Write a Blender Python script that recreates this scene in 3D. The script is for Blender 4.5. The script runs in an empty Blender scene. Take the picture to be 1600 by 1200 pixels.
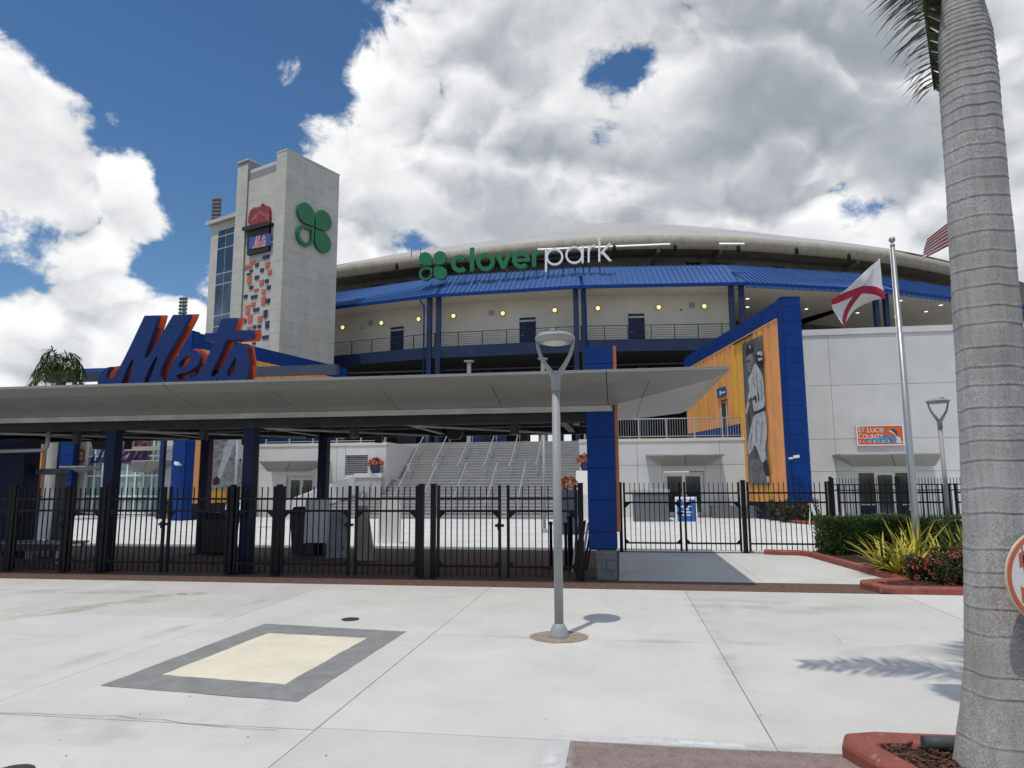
import bpy, math, random
import numpy as np
from mathutils import Vector, Matrix

random.seed(7)
RNG = np.random.default_rng(11)
scene = bpy.context.scene
COL = scene.collection
R = math.radians

# ------------------------------------------------------------------ camera
CAM_F, CAM_P, CAM_Y, CAM_R, CAM_H = 1090.0, R(7.95), R(8.75), R(-0.30), 1.92
cam_d = bpy.data.cameras.new('camera')
cam = bpy.data.objects.new('camera', cam_d)
COL.objects.link(cam)
scene.camera = cam
_F = Vector((-math.sin(CAM_Y)*math.cos(CAM_P), math.cos(CAM_Y)*math.cos(CAM_P), math.sin(CAM_P)))
_R0 = Vector((math.cos(CAM_Y), math.sin(CAM_Y), 0))
_U0 = _R0.cross(_F)
_R = _R0*math.cos(CAM_R) + _U0*math.sin(CAM_R)
_U = -_R0*math.sin(CAM_R) + _U0*math.cos(CAM_R)
cam.matrix_world = Matrix(((_R.x, _U.x, -_F.x, 0), (_R.y, _U.y, -_F.y, 0), (_R.z, _U.z, -_F.z, CAM_H), (0, 0, 0, 1)))
cam_d.sensor_width = 36
cam_d.lens = 36*CAM_F/1600
cam_d.clip_start = 0.05
cam_d.clip_end = 3000
CO = Vector((0, 0, CAM_H))

# survey helpers: a sight line of the photograph met with a real plane gives a real point
def ray(x, y):
    return _F + _R*((x-800)/CAM_F) + _U*((600-y)/CAM_F)
def at_z(x, y, z=0.0):
    d = ray(x, y); return CO + d*((z-CAM_H)/d.z)
def at_y(x, y, Y):
    d = ray(x, y); return CO + d*(Y/d.y)
def at_plane(x, y, P, n):
    d = ray(x, y); return CO + d*((Vector(P)-CO).dot(n)/d.dot(n))
def at_depth(x, y, D):
    return CO + ray(x, y)*D

# ------------------------------------------------------------------ sun, sky, exposure
SUN_AZ = Vector((-0.36, -0.933, 0)).normalized()
SUN_EL = R(70.0)
to_sun = Vector((SUN_AZ.x*math.cos(SUN_EL), SUN_AZ.y*math.cos(SUN_EL), math.sin(SUN_EL)))
sun_d = bpy.data.lights.new('sun', 'SUN')
sun_d.energy = 2.1
sun_d.angle = R(0.53)
sun_d.color = (1.0, 0.94, 0.85)
sun = bpy.data.objects.new('sun', sun_d)
COL.objects.link(sun)
sun.rotation_euler = to_sun.to_track_quat('Z', 'Y').to_euler()
sun.location = (0, 0, 60)

scene.view_settings.view_transform = 'Standard'
scene.view_settings.look = 'None'
scene.view_settings.exposure = 0.2
scene.view_settings.gamma = 1.0
scene.view_settings.use_curve_mapping = False
scene.render.engine = 'CYCLES'
scene.cycles.max_bounces = 8
scene.cycles.transparent_max_bounces = 12
scene.cycles.use_denoising = True

world = bpy.data.worlds.new('World')
scene.world = world
world.use_nodes = True
def build_sky():
    nt = world.node_tree
    for n in list(nt.nodes): nt.nodes.remove(n)
    N, L = nt.nodes, nt.links
    def math_(op, a, b=None, c=None, clamp=False):
        n = N.new('ShaderNodeMath'); n.operation = op; n.use_clamp = clamp
        for i, v in enumerate((a, b, c)):
            if v is None: continue
            if isinstance(v, (int, float)): n.inputs[i].default_value = v
            else: L.new(v, n.inputs[i])
        return n.outputs[0]
    def vmath(op, a, b=None):
        n = N.new('ShaderNodeVectorMath'); n.operation = op
        for i, v in enumerate((a, b)):
            if v is None: continue
            if isinstance(v, (tuple, list, Vector)): n.inputs[i].default_value = v
            else: L.new(v, n.inputs[i])
        return n.outputs['Value'] if op == 'DOT_PRODUCT' else n.outputs['Vector']
    def smooth(v, lo, hi, a=0.0, b=1.0):
        n = N.new('ShaderNodeMapRange'); n.interpolation_type = 'SMOOTHSTEP'
        L.new(v, n.inputs['Value'])
        n.inputs['From Min'].default_value = lo; n.inputs['From Max'].default_value = hi
        n.inputs['To Min'].default_value = a; n.inputs['To Max'].default_value = b
        return n.outputs[0]
    def noise(vec, scale, detail, rough=0.55, dist=0.0, lac=2.0):
        n = N.new('ShaderNodeTexNoise'); n.noise_dimensions = '3D'
        L.new(vec, n.inputs['Vector'])
        n.inputs['Scale'].default_value = scale; n.inputs['Detail'].default_value = detail
        n.inputs['Roughness'].default_value = rough; n.inputs['Distortion'].default_value = dist
        n.inputs['Lacunarity'].default_value = lac
        return n.outputs['Fac']
    tc = N.new('ShaderNodeTexCoord')
    d = vmath('NORMALIZE', tc.outputs['Generated'])
    sep = N.new('ShaderNodeSeparateXYZ'); L.new(d, sep.inputs[0])
    # clouds flatten towards the horizon: stretch the vertical axis
    mp = vmath('MULTIPLY', d, (1.0, 1.0, 1.25))
    warp = N.new('ShaderNodeTexNoise'); warp.inputs['Scale'].default_value = 7.0; warp.inputs['Detail'].default_value = 4
    L.new(mp, warp.inputs['Vector'])
    wv = vmath('SCALE', vmath('SUBTRACT', warp.outputs['Color'], (0.5, 0.5, 0.5)))
    wv.node.inputs['Scale'].default_value = 0.09
    p = vmath('ADD', mp, wv)
    def billow(vec, scale, detail, rough=0.55):
        """Heaped, cauliflower-like relief: ridged noise turned upside down."""
        n = N.new('ShaderNodeTexNoise'); n.noise_dimensions = '3D'; n.noise_type = 'RIDGED_MULTIFRACTAL'
        n.normalize = False
        L.new(vec, n.inputs['Vector']); n.inputs['Scale'].default_value = scale
        n.inputs['Detail'].default_value = detail; n.inputs['Roughness'].default_value = rough
        n.inputs['Lacunarity'].default_value = 2.1; n.inputs['Offset'].default_value = 1.0; n.inputs['Gain'].default_value = 1.0
        return math_('MULTIPLY', math_('SUBTRACT', 0.95, n.outputs['Fac']), 0.5)
    up = Vector((SUN_AZ.x*0.35, SUN_AZ.y*0.35, 0.9)).normalized()
    pl = vmath('ADD', p, tuple(up*0.030))
    n1 = noise(p, 3.6, 7, 0.55)
    b1 = billow(p, 5.5, 6, 0.6)
    n2 = noise(pl, 3.6, 4, 0.50)
    b2 = billow(pl, 5.5, 3, 0.55)
    nb = noise(vmath('ADD', p, (3.1, 1.7, 0.4)), 1.7, 2, 0.5)
    nf = noise(vmath('ADD', p, (1.1, 0.3, 2.4)), 15.0, 7, 0.66)
    # cumulus masses and gaps of this afternoon, as compass directions
    def blob_sum(blobs, big=False):
        acc = {True: None, False: None}
        for (x, y, rad, amp) in blobs:
            b = ray(x, y).normalized()
            k = 1.0/(2*(rad/CAM_F)**2)*2
            dt = vmath('DOT_PRODUCT', d, tuple(b))
            e = math_('MULTIPLY', math_('EXPONENT', math_('MULTIPLY', math_('SUBTRACT', dt, 1.0), k)), amp)
            acc[amp > 0] = e if acc[amp > 0] is None else math_('MAXIMUM' if (amp > 0 and big) else 'ADD', acc[amp > 0], e)
        return math_('ADD', acc[True], acc[False])
    BL = [(40, 190, 110, 0.52), (120, 290, 95, 0.55), (195, 345, 60, 0.55), (175, 170, 50, .42), (215, 250, 40, .5), (110, 420, 60, .3), (180, 420, 40, .35), (140, 420, 60, 0.15), (190, 520, 110, 0.40), (40, 560, 110, 0.35), (285, 475, 42, 0.30), (30, 500, 60, 0.10), (60, 120, 60, 0.30),
          (255, 330, 40, .25), (400, 60, 150, -0.53), (350, 200, 62, -0.68), (322, 330, 40, -0.62), (290, 260, 26, -.3), (230, 40, 110, -0.58), (445, 105, 36, 0.84), (20, 340, 26, -0.32), (85, 355, 22, -.34), (262, 420, 40, -0.45), (60, 0, 70, -0.58), (20, 425, 34, -0.27), (500, 130, 36, -0.36),
          (495, 225, 66, 0.50), (580, 330, 100, 0.52), (625, 110, 110, 0.52), (570, 30, 70, 0.42), (760, 60, 180, 0.52), (760, 260, 180, 0.52), (960, 300, 180, 0.52),
          (970, 75, 44, -0.25), (910, 142, 50, -0.37), (1047, 182, 40, -0.40), (942, 215, 24, -0.36), (1340, 332, 34, -0.56), (648, 362, 26, -0.28), (1000, 105, 30, -0.27),
          (1150, 60, 220, 0.58), (1200, 260, 220, 0.52), (1420, 180, 220, 0.58), (1600, 300, 240, 0.52), (1080, 330, 150, 0.50), (600, 420, 90, 0.40), (860, 400, 160, 0.40)]
    blobs = blob_sum(BL, True)
    dens = math_('ADD', math_('ADD', math_('MULTIPLY', math_('SUBTRACT', n1, 0.5), 1.25), math_('MULTIPLY', math_('SUBTRACT', nb, 0.5), 0.6)),
                 math_('ADD', blobs, 0.07))
    dens = math_('ADD', dens, math_('MULTIPLY', b1, 0.5))
    dens = math_('ADD', dens, math_('MULTIPLY', math_('SUBTRACT', nf, 0.5), 0.80))
    alpha = smooth(dens, -0.02, 0.20)
    # lit crowns against shaded undersides: difference of the density towards the light, and total thickness
    lit = math_('ADD', math_('MULTIPLY', math_('SUBTRACT', n1, n2), 2.8), math_('MULTIPLY', math_('SUBTRACT', b1, b2), 1.5))
    lit = math_('ADD', lit, math_('MULTIPLY', math_('SUBTRACT', nf, 0.5), 1.15))
    lit = math_('ADD', lit, math_('MULTIPLY', math_('SUBTRACT', nb, 0.5), 0.6))
    thick = smooth(dens, 0.10, 1.0)
    GR = [(1110, 70, 150, .62), (1230, 190, 110, .3), (1300, 130, 120, .36), (770, 330, 120, .5), (880, 250, 110, .16), (90, 400, 80, .12), (560, 370, 60, .25), (1180, 320, 100, .28), (700, 30, 80, .2), (1420, 60, 100, .22), (1250, 40, 140, .3), (70, 190, 60, .15), (1330, 290, 60, .2), (640, 290, 70, .15),
          (130, 110, 60, -.25), (200, 310, 60, -.2), (600, 110, 110, -.25), (520, 210, 60, -.5), (950, 330, 80, -.3), (1290, 340, 50, -.5), (240, 480, 80, -.3), (1130, 260, 60, -.2), (1340, 230, 50, -.25), (830, 20, 60, -.2), (660, 380, 40, -.3)]
    gloom = blob_sum(GR)
    shade = math_('SUBTRACT', math_('ADD', math_('MULTIPLY', thick, 0.42), math_('MULTIPLY', gloom, 0.58)), lit)
    shade = smooth(shade, -0.44, 1.42)
    ramp = N.new('ShaderNodeValToRGB')
    cr = ramp.color_ramp
    cr.elements[0].position = 0.0; cr.elements[0].color = (0.90, 0.90, 0.895, 1)
    cr.elements[1].position = 1.0; cr.elements[1].color = (0.30, 0.325, 0.355, 1)
    e = cr.elements.new(0.30); e.color = (0.69, 0.70, 0.71, 1)
    e = cr.elements.new(0.62); e.color = (0.48, 0.505, 0.535, 1)
    L.new(shade, ramp.inputs[0])
    sky = N.new('ShaderNodeTexSky'); sky.sky_type = 'NISHITA'
    sky.sun_disc = False
    sky.sun_elevation = SUN_EL
    sky.sun_rotation = math.atan2(to_sun.x, to_sun.y)
    sky.altitude = 0; sky.air_density = 1.0; sky.dust_density = 0.05; sky.ozone_density = 3.0
    bg1 = N.new('ShaderNodeBackground'); bg1.inputs['Strength'].default_value = 0.09
    hs = N.new('ShaderNodeHueSaturation'); hs.inputs['Saturation'].default_value = 1.18
    L.new(sky.outputs[0], hs.inputs['Color']); L.new(hs.outputs[0], bg1.inputs['Color'])
    bg2 = N.new('ShaderNodeBackground'); bg2.inputs['Strength'].default_value = 1.0
    L.new(ramp.outputs[0], bg2.inputs['Color'])
    mix = N.new('ShaderNodeMixShader')
    L.new(math_('MULTIPLY', alpha, 0.97), mix.inputs[0]); L.new(bg1.outputs[0], mix.inputs[1]); L.new(bg2.outputs[0], mix.inputs[2])
    out = N.new('ShaderNodeOutputWorld')
    L.new(mix.outputs[0], out.inputs['Surface'])
build_sky()

# ------------------------------------------------------------------ materials
MATS = {}
def mat(name, col, rough=0.6, metal=0.0, var=0.12, scale=3.0, bump=0.0, bscale=60.0, spec=0.5, col2=None, emit=0.0, grime=0.0, objvar=0.0, trans=0.0, stretch=None, spots=None, coat=0.0, grain=0.0):
    """Procedural principled material: two-scale mottling in world space, optional fine relief, streaks, spots."""
    if name in MATS: return MATS[name]
    m = bpy.data.materials.new(name); m.use_nodes = True
    nt = m.node_tree; N, L = nt.nodes, nt.links
    bs = N['Principled BSDF']
    bs.inputs['Roughness'].default_value = rough
    bs.inputs['Metallic'].default_value = metal
    bs.inputs['Specular IOR Level'].default_value = spec
    if coat: bs.inputs['Coat Weight'].default_value = coat
    if trans: bs.inputs['Transmission Weight'].default_value = trans
    geo = N.new('ShaderNodeNewGeometry')
    vec = geo.outputs['Position']
    if stretch:
        vm = N.new('ShaderNodeVectorMath'); vm.operation = 'MULTIPLY'; vm.inputs[1].default_value = stretch
        L.new(vec, vm.inputs[0]); vec = vm.outputs[0]
    n = N.new('ShaderNodeTexNoise'); n.inputs['Scale'].default_value = scale; n.inputs['Detail'].default_value = 8; n.inputs['Roughness'].default_value = 0.62
    L.new(vec, n.inputs['Vector'])
    mx = N.new('ShaderNodeMix'); mx.data_type = 'RGBA'
    c2 = col2 or tuple(max(0, c*(1-2.2*var)) for c in col)
    c1 = col if col2 else tuple(min(1, c*(1+0.9*var)) for c in col)
    mx.inputs[6].default_value = (*c1, 1); mx.inputs[7].default_value = (*c2, 1)
    mr = N.new('ShaderNodeMapRange'); mr.inputs['From Min'].default_value = 0.3; mr.inputs['From Max'].default_value = 0.72
    L.new(n.outputs['Fac'], mr.inputs['Value']); L.new(mr.outputs[0], mx.inputs[0])
    colout = mx.outputs[2]
    if grime:
        g = N.new('ShaderNodeTexNoise'); g.inputs['Scale'].default_value = 1.0; g.inputs['Detail'].default_value = 6
        gm = N.new('ShaderNodeVectorMath'); gm.operation = 'MULTIPLY'; gm.inputs[1].default_value = (2.2, 2.2, 0.18)
        L.new(geo.outputs['Position'], gm.inputs[0]); L.new(gm.outputs[0], g.inputs['Vector'])
        gr = N.new('ShaderNodeMapRange'); gr.inputs['From Min'].default_value = 0.45; gr.inputs['From Max'].default_value = 0.75
        gr.inputs['To Max'].default_value = grime
        L.new(g.outputs['Fac'], gr.inputs['Value'])
        m2 = N.new('ShaderNodeMix'); m2.data_type = 'RGBA'; m2.inputs[7].default_value = (*[c*0.45 for c in col], 1)
        L.new(gr.outputs[0], m2.inputs[0]); L.new(colout, m2.inputs[6]); colout = m2.outputs[2]
    if spots:
        sc, thr, scol, amt = spots
        v = N.new('ShaderNodeTexNoise'); v.inputs['Scale'].default_value = sc; v.inputs['Detail'].default_value = 3
        L.new(geo.outputs['Position'], v.inputs['Vector'])
        sr = N.new('ShaderNodeMapRange'); sr.inputs['From Min'].default_value = thr; sr.inputs['From Max'].default_value = thr+0.04
        sr.inputs['To Max'].default_value = amt
        L.new(v.outputs['Fac'], sr.inputs['Value'])
        m3 = N.new('ShaderNodeMix'); m3.data_type = 'RGBA'; m3.inputs[7].default_value = (*scol, 1)
        L.new(sr.outputs[0], m3.inputs[0]); L.new(colout, m3.inputs[6]); colout = m3.outputs[2]
    if grain:
        gn = N.new('ShaderNodeTexNoise'); gn.inputs['Scale'].default_value = 85; gn.inputs['Detail'].default_value = 4; gn.inputs['Roughness'].default_value = .75
        L.new(geo.outputs['Position'], gn.inputs['Vector'])
        gv = N.new('ShaderNodeMapRange'); gv.inputs['From Min'].default_value = .25; gv.inputs['From Max'].default_value = .75; gv.inputs['To Min'].default_value = 1-grain; gv.inputs['To Max'].default_value = 1+grain
        L.new(gn.outputs['Fac'], gv.inputs['Value'])
        gh = N.new('ShaderNodeHueSaturation'); L.new(gv.outputs[0], gh.inputs['Value']); L.new(colout, gh.inputs['Color']); colout = gh.outputs[0]
    if objvar:
        oi = N.new('ShaderNodeObjectInfo')
        hv = N.new('ShaderNodeHueSaturation')
        r1 = N.new('ShaderNodeMapRange'); r1.inputs['To Min'].default_value = 1-objvar; r1.inputs['To Max'].default_value = 1+objvar
        L.new(oi.outputs['Random'], r1.inputs['Value']); L.new(r1.outputs[0], hv.inputs['Value'])
        L.new(colout, hv.inputs['Color']); colout = hv.outputs[0]
    L.new(colout, bs.inputs['Base Color'])
    if emit:
        L.new(colout, bs.inputs['Emission Color']); bs.inputs['Emission Strength'].default_value = emit
    rr = N.new('ShaderNodeMapRange'); rr.inputs['To Min'].default_value = max(0.02, rough-0.1); rr.inputs['To Max'].default_value = min(1, rough+0.12)
    L.new(n.outputs['Fac'], rr.inputs['Value']); L.new(rr.outputs[0], bs.inputs['Roughness'])
    if bump:
        b = N.new('ShaderNodeBump'); b.inputs['Strength'].default_value = bump; b.inputs['Distance'].default_value = 0.01
        bn = N.new('ShaderNodeTexNoise'); bn.inputs['Scale'].default_value = bscale; bn.inputs['Detail'].default_value = 5
        L.new(vec, bn.inputs['Vector']); L.new(bn.outputs['Fac'], b.inputs['Height']); L.new(b.outputs[0], bs.inputs['Normal'])
    MATS[name] = m
    return m

M = dict(
 concrete=mat('slab concrete', (.605,.60,.565), .85, var=.06, scale=.9, bump=.35, bscale=120, objvar=.05, grain=.13, spots=(1.4,.66,(.46,.465,.455),.3)),
 plaza=mat('plaza concrete', (.66,.66,.64), .85, var=.07, scale=.6, bump=.2, bscale=90),
 joint=mat('joint filler', (.30,.295,.28), .95, var=.2, scale=20),
 paver=mat('brown pavers', (.155,.09,.066), .9, var=.3, scale=9, bump=.5, bscale=70, spots=(60,.6,(.07,.045,.035),.5)),
 paver2=mat('maroon speckled pavers', (.25,.185,.17), .9, var=.18, scale=7, bump=.4, bscale=150, spots=(170,.58,(.45,.38,.36),.8)),
 greypaint=mat('grey ground paint', (.26,.26,.255), .8, var=.12, scale=4, bump=.3, bscale=120, grain=.16, spots=(30,.66,(.36,.36,.35),.4)),
 creampaint=mat('cream ground paint', (.76,.71,.56), .8, var=.06, scale=2, bump=.3, bscale=120, grain=.10, spots=(9,.70,(.50,.46,.36),.5)),
 tan=mat('tan grout ring', (.36,.29,.22), .9, var=.2, scale=12, bump=.4, bscale=90),
 ground=mat('ground', (.2,.2,.19), .95, var=.15, scale=.2),
 curb=mat('red painted curb', (.285,.075,.052), .6, var=.14, scale=6, bump=.35, bscale=80, grain=.18, spots=(14,.64,(.36,.20,.17),.6)),
 mulch=mat('mulch', (.085,.034,.024), .95, var=.5, scale=30, bump=1.0, bscale=90),
 chip=mat('mulch chip', (.12,.05,.033), .9, var=.5, scale=20, objvar=.2),
 wall=mat('precast wall', (.62,.615,.59), .85, var=.04, scale=.7, bump=.15, bscale=50, grime=.06, objvar=.025),
 towerwall=mat('tower precast', (.55,.53,.475), .85, var=.07, scale=.8, bump=.2, bscale=30, grime=.12, objvar=.03),
 cream=mat('cream plaster', (.66,.615,.52), .85, var=.05, scale=.5, grime=.05),
 stairs=mat('stair concrete', (.40,.395,.37), .9, var=.05, scale=2.5, bump=.2, bscale=50, objvar=.06),
 cmu=mat('grey block', (.17,.18,.19), .9, var=.14, scale=10, bump=.6, bscale=110, objvar=.08),
 blue=mat('royal blue panel', (.002,.036,.19), .55, spec=.2, var=.08, scale=1.5, objvar=.05, grime=.06),
 blueroof=mat('blue standing seam', (.028,.10,.30), .42, var=.08, scale=.8, objvar=.04, spec=.4),
 navy=mat('navy paint', (.007,.013,.05), .55, spec=.25, var=.12, scale=2),
 navysteel=mat('navy steel', (.014,.028,.078), .55, spec=.3, var=.1, scale=1),
 slate=mat('slate blue fascia', (.045,.062,.10), .5, var=.1, scale=1, spots=(4,.72,(.3,.3,.3),.6)),
 orange=mat('orange siding', (.76,.32,.10), .6, var=.07, scale=1.2, objvar=.05),
 orange2=mat('light orange siding', (.78,.36,.13), .6, var=.06, scale=1.2, objvar=.06),
 yellow=mat('yellow siding', (.74,.44,.035), .6, var=.06, scale=1.2, objvar=.05),
 rust=mat('burnt orange panel', (.42,.13,.03), .6, var=.06),
 soffit=mat('grey metal panel', (.30,.30,.28), .42, metal=.25, var=.06, scale=.7, objvar=.03),
 lightstrip=mat('pale metal trim', (.42,.42,.405), .5, var=.15, scale=2),
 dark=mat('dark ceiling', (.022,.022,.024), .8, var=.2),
 black=mat('black satin steel', (.007,.0072,.008), .45, var=.2, scale=8, spec=.22),
 blackmatte=mat('black plastic', (.014,.014,.016), .6, var=.2, scale=8),
 charcoal=mat('charcoal plastic', (.035,.037,.042), .6, var=.2, scale=5),
 lampgrey=mat('silver grey paint', (.31,.32,.325), .5, metal=.0, var=.05, scale=4, bump=.08, bscale=220),
 steel=mat('brushed steel', (.40,.41,.41), .42, metal=.7, var=.08, scale=12, stretch=(1,1,.1)),
 galv=mat('galvanised rail', (.42,.435,.45), .45, metal=.15, var=.1, scale=10),
 lens=mat('lamp lens', (.62,.60,.52), .25, var=.05),
 white=mat('white board', (.74,.74,.73), .5, var=.04),
 whitepaint=mat('white letter paint', (.80,.81,.82), .45, var=.03),
 roofwhite=mat('white roof membrane', (.42,.42,.41), .7, var=.06, scale=.25),
 beige=mat('weathered beige bullnose', (.40,.365,.29), .75, var=.07, scale=1.2, grime=.38),
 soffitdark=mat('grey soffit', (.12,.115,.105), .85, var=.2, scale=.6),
 darkglass=mat('dark glass', (.012,.014,.016), .06, var=.2, spec=.8),
 blueglass=mat('blue tower glass', (.055,.10,.145), .07, metal=.55, var=.35, scale=.5),
 greenglass=mat('green tinted glazing', (.32,.44,.42), .12, metal=.2, var=.3, scale=1.0, stretch=(6,6,.4)),
 alu=mat('pale window frame', (.55,.57,.57), .45, var=.05),
 greensign=mat('clover green', (.008,.17,.06), .4, var=.06),
 greenside=mat('dark green return', (.004,.05,.02), .5, var=.06),
 metsblue=mat('sign blue', (.007,.030,.135), .45, spec=.3, var=.07, scale=2),
 metsnavy=mat('sign return navy', (.006,.012,.05), .5, var=.1),
 metsorange=mat('sign orange', (.52,.065,.02), .45, var=.07),
 coral=mat('coral block', (.62,.13,.075), .6, var=.06, objvar=.06),
 navyblock=mat('navy block', (.012,.03,.10), .55, var=.08, objvar=.08),
 applered=mat('apple red', (.30,.018,.03), .5, var=.2, scale=2.5),
 hatblack=mat('hat black', (.015,.015,.017), .6, var=.1),
 leafgreen=mat('leaf green print', (.09,.19,.05), .6),
 hedge=mat('hedge leaf', (.062,.125,.022), .5, var=.5, scale=9, objvar=.1, spec=.4),
 hedge2=mat('hedge new leaf', (.085,.15,.03), .5, var=.4, scale=9, spec=.4),
 ixora=mat('shrub leaf', (.050,.062,.020), .45, var=.4, scale=12, spec=.5),
 flower=mat('coral red flower', (.74,.15,.095), .6, var=.35, scale=30),
 croton=mat('yellow strap leaf', (.52,.42,.03), .45, var=.35, scale=8, col2=(.30,.28,.025)),
 spiky=mat('green strap leaf', (.05,.12,.02), .45, var=.3, scale=8),
 frond=mat('palm leaflet', (.065,.10,.02), .42, var=.35, scale=6, spec=.5),
 fronddry=mat('browning leaflet', (.16,.11,.04), .6, var=.3, scale=6),
 shaft=mat('green crownshaft', (.10,.17,.045), .4, var=.15, scale=3),
 flagwhite=mat('flag white', (.74,.73,.74), .8, var=.05),
 flagred=mat('flag red', (.42,.018,.06), .8, var=.08),
 flagblue=mat('flag blue', (.015,.025,.13), .8, var=.08),
 signorange=mat('county sign orange', (.66,.115,.012), .5, var=.05),
 signnavy=mat('county sign navy', (.02,.055,.16), .5),
 signblue=mat('county sign wave blue', (.10,.27,.52), .5, var=.3, scale=6),
 signpale=mat('county sign pale spray', (.55,.70,.78), .5),
 ledwhite=mat('tube lamp', (1.0,.99,.95), .5, var=0, emit=.45),
 warmlamp=mat('warm wall lamp', (1.0,.72,.30), .5, var=.12, scale=6, emit=1.0),
 downlamp=mat('ceiling downlamp', (1.0,.93,.80), .5, var=0, emit=1.3),
 redsign=mat('red sign', (.55,.05,.03), .5),
 seatblue=mat('seat blue', (.02,.06,.22), .5),
 posterblue=mat('poster blue', (.02,.09,.34), .4, var=.1),
 manhole=mat('iron cover', (.06,.045,.04), .7, var=.2, scale=30, bump=.6, bscale=90),
 pipe=mat('dark green pipe', (.06,.068,.064), .6),
 terracotta=mat('tan fabric', (.45,.36,.28), .8),
 potblue=mat('navy pot', (.03,.03,.10), .35),
)
def grey_print(name, v, var=.3, scale=2.0, stretch=None):
    return mat(name, (v*.97, v*1.0, v*1.02), .55, var=var, scale=scale, stretch=stretch)
M['print_bg'] = grey_print('print background', .125, .45, 1.2, (2, 2, .6))
M['print_bg2'] = grey_print('print field', .17, .3, 3)
M['print_white'] = grey_print('print jersey', .50, .22, 4, (1.5, 1.5, .8))
M['print_mid'] = grey_print('print skin', .24, .4, 6)
M['print_dark'] = grey_print('print dark', .022, .3, 4)

# ------------------------------------------------------------------ mesh builder, things and parts
class MB:
    def __init__(s): s.v = []; s.f = []; s.mi = []; s.ms = []; s.sm = []
    def _m(s, m):
        if m is None: return 0
        if m not in s.ms: s.ms.append(m)
        return s.ms.index(m)
    def add(s, vs, fs, m=None, smooth=False):
        b = len(s.v); k = s._m(m)
        s.v += [tuple(v) for v in vs]
        for f in fs: s.f.append(tuple(i+b for i in f)); s.mi.append(k); s.sm.append(smooth)
        return s
    def box(s, x0, y0, z0, x1, y1, z1, m=None):
        x0, x1 = sorted((x0, x1)); y0, y1 = sorted((y0, y1)); z0, z1 = sorted((z0, z1))
        v = [(x0,y0,z0),(x1,y0,z0),(x1,y1,z0),(x0,y1,z0),(x0,y0,z1),(x1,y0,z1),(x1,y1,z1),(x0,y1,z1)]
        return s.add(v, [(0,3,2,1),(4,5,6,7),(0,1,5,4),(1,2,6,5),(2,3,7,6),(3,0,4,7)], m)
    def obox(s, o, a, b, c, m=None):
        o, a, b, c = map(Vector, (o, a, b, c))
        v = [o, o+a, o+a+b, o+b, o+c, o+a+c, o+a+b+c, o+b+c]
        fs = [(0,3,2,1),(4,5,6,7),(0,1,5,4),(1,2,6,5),(2,3,7,6),(3,0,4,7)]
        if a.cross(b).dot(c) < 0: fs = [tuple(reversed(f)) for f in fs]
        return s.add(v, fs, m)
    def prism(s, pts, ext, m=None, mside=None):
        pts = [Vector(p) for p in pts]; e = Vector(ext); n = len(pts)
        nrm = Vector((0,0,0))
        for i in range(n): nrm += pts[i].cross(pts[(i+1) % n])
        fl = nrm.dot(e) > 0
        v = pts + [p+e for p in pts]
        a, b = tuple(range(n)), tuple(range(n, 2*n))
        sides = [(i, (i+1) % n, n+(i+1) % n, n+i) for i in range(n)]
        if fl: caps = [tuple(reversed(a)), b]
        else: caps = [a, tuple(reversed(b))]; sides = [tuple(reversed(q)) for q in sides]
        s.add(v, caps, m)
        b0 = len(s.v)-2*n; k = s._m(mside or m)
        for q in sides: s.f.append(tuple(i+b0 for i in q)); s.mi.append(k); s.sm.append(False)
        return s
    def tube(s, pts, r, n=10, m=None, caps=True):
        pts = [Vector(p) for p in pts]; k = len(pts)
        rs = list(r) if hasattr(r, '__len__') else [r]*k
        vs = []; prev = None
        for i, p in enumerate(pts):
            t = (pts[min(i+1, k-1)]-pts[max(i-1, 0)]).normalized()
            if prev is None:
                a = t.cross(Vector((0,0,1)))
                if a.length < 1e-3: a = t.cross(Vector((0,1,0)))
            else: a = prev - t*prev.dot(t)
            a.normalize(); prev = a; b = t.cross(a)
            for j in range(n):
                w = 2*math.pi*j/n
                vs.append(p + a*(math.cos(w)*rs[i]) + b*(math.sin(w)*rs[i]))
        fs = [(i*n+j, i*n+(j+1) % n, (i+1)*n+(j+1) % n, (i+1)*n+j) for i in range(k-1) for j in range(n)]
        s.add(vs, fs, m, True)
        if caps:
            b0 = len(s.v)-n*k; kk = s._m(m)
            s.f.append(tuple(b0+j for j in reversed(range(n)))); s.mi.append(kk); s.sm.append(False)
            s.f.append(tuple(b0+(k-1)*n+j for j in range(n))); s.mi.append(kk); s.sm.append(False)
        return s
    def lathe(s, prof, c=(0,0,0), n=24, m=None, sx=1.0, sy=1.0):
        c = Vector(c); k = len(prof)
        vs = [c+Vector((r*math.cos(2*math.pi*j/n)*sx, r*math.sin(2*math.pi*j/n)*sy, z)) for r, z in prof for j in range(n)]
        fs = [(i*n+j, i*n+(j+1) % n, (i+1)*n+(j+1) % n, (i+1)*n+j) for i in range(k-1) for j in range(n)]
        s.add(vs, fs, m, True)
        b0 = len(s.v)-n*k; kk = s._m(m)
        s.f.append(tuple(b0+j for j in reversed(range(n)))); s.mi.append(kk); s.sm.append(False)
        s.f.append(tuple(b0+(k-1)*n+j for j in range(n))); s.mi.append(kk); s.sm.append(False)
        return s
    def poly(s, pts, m=None):
        return s.add(pts, [tuple(range(len(pts)))], m)
    def grid(s, rows, m=None, smooth=True):
        nr, nc = len(rows), len(rows[0])
        vs = [p for r in rows for p in r]
        fs = [(i*nc+j, i*nc+j+1, (i+1)*nc+j+1, (i+1)*nc+j) for i in range(nr-1) for j in range(nc-1)]
        return s.add(vs, fs, m, smooth)

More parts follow.
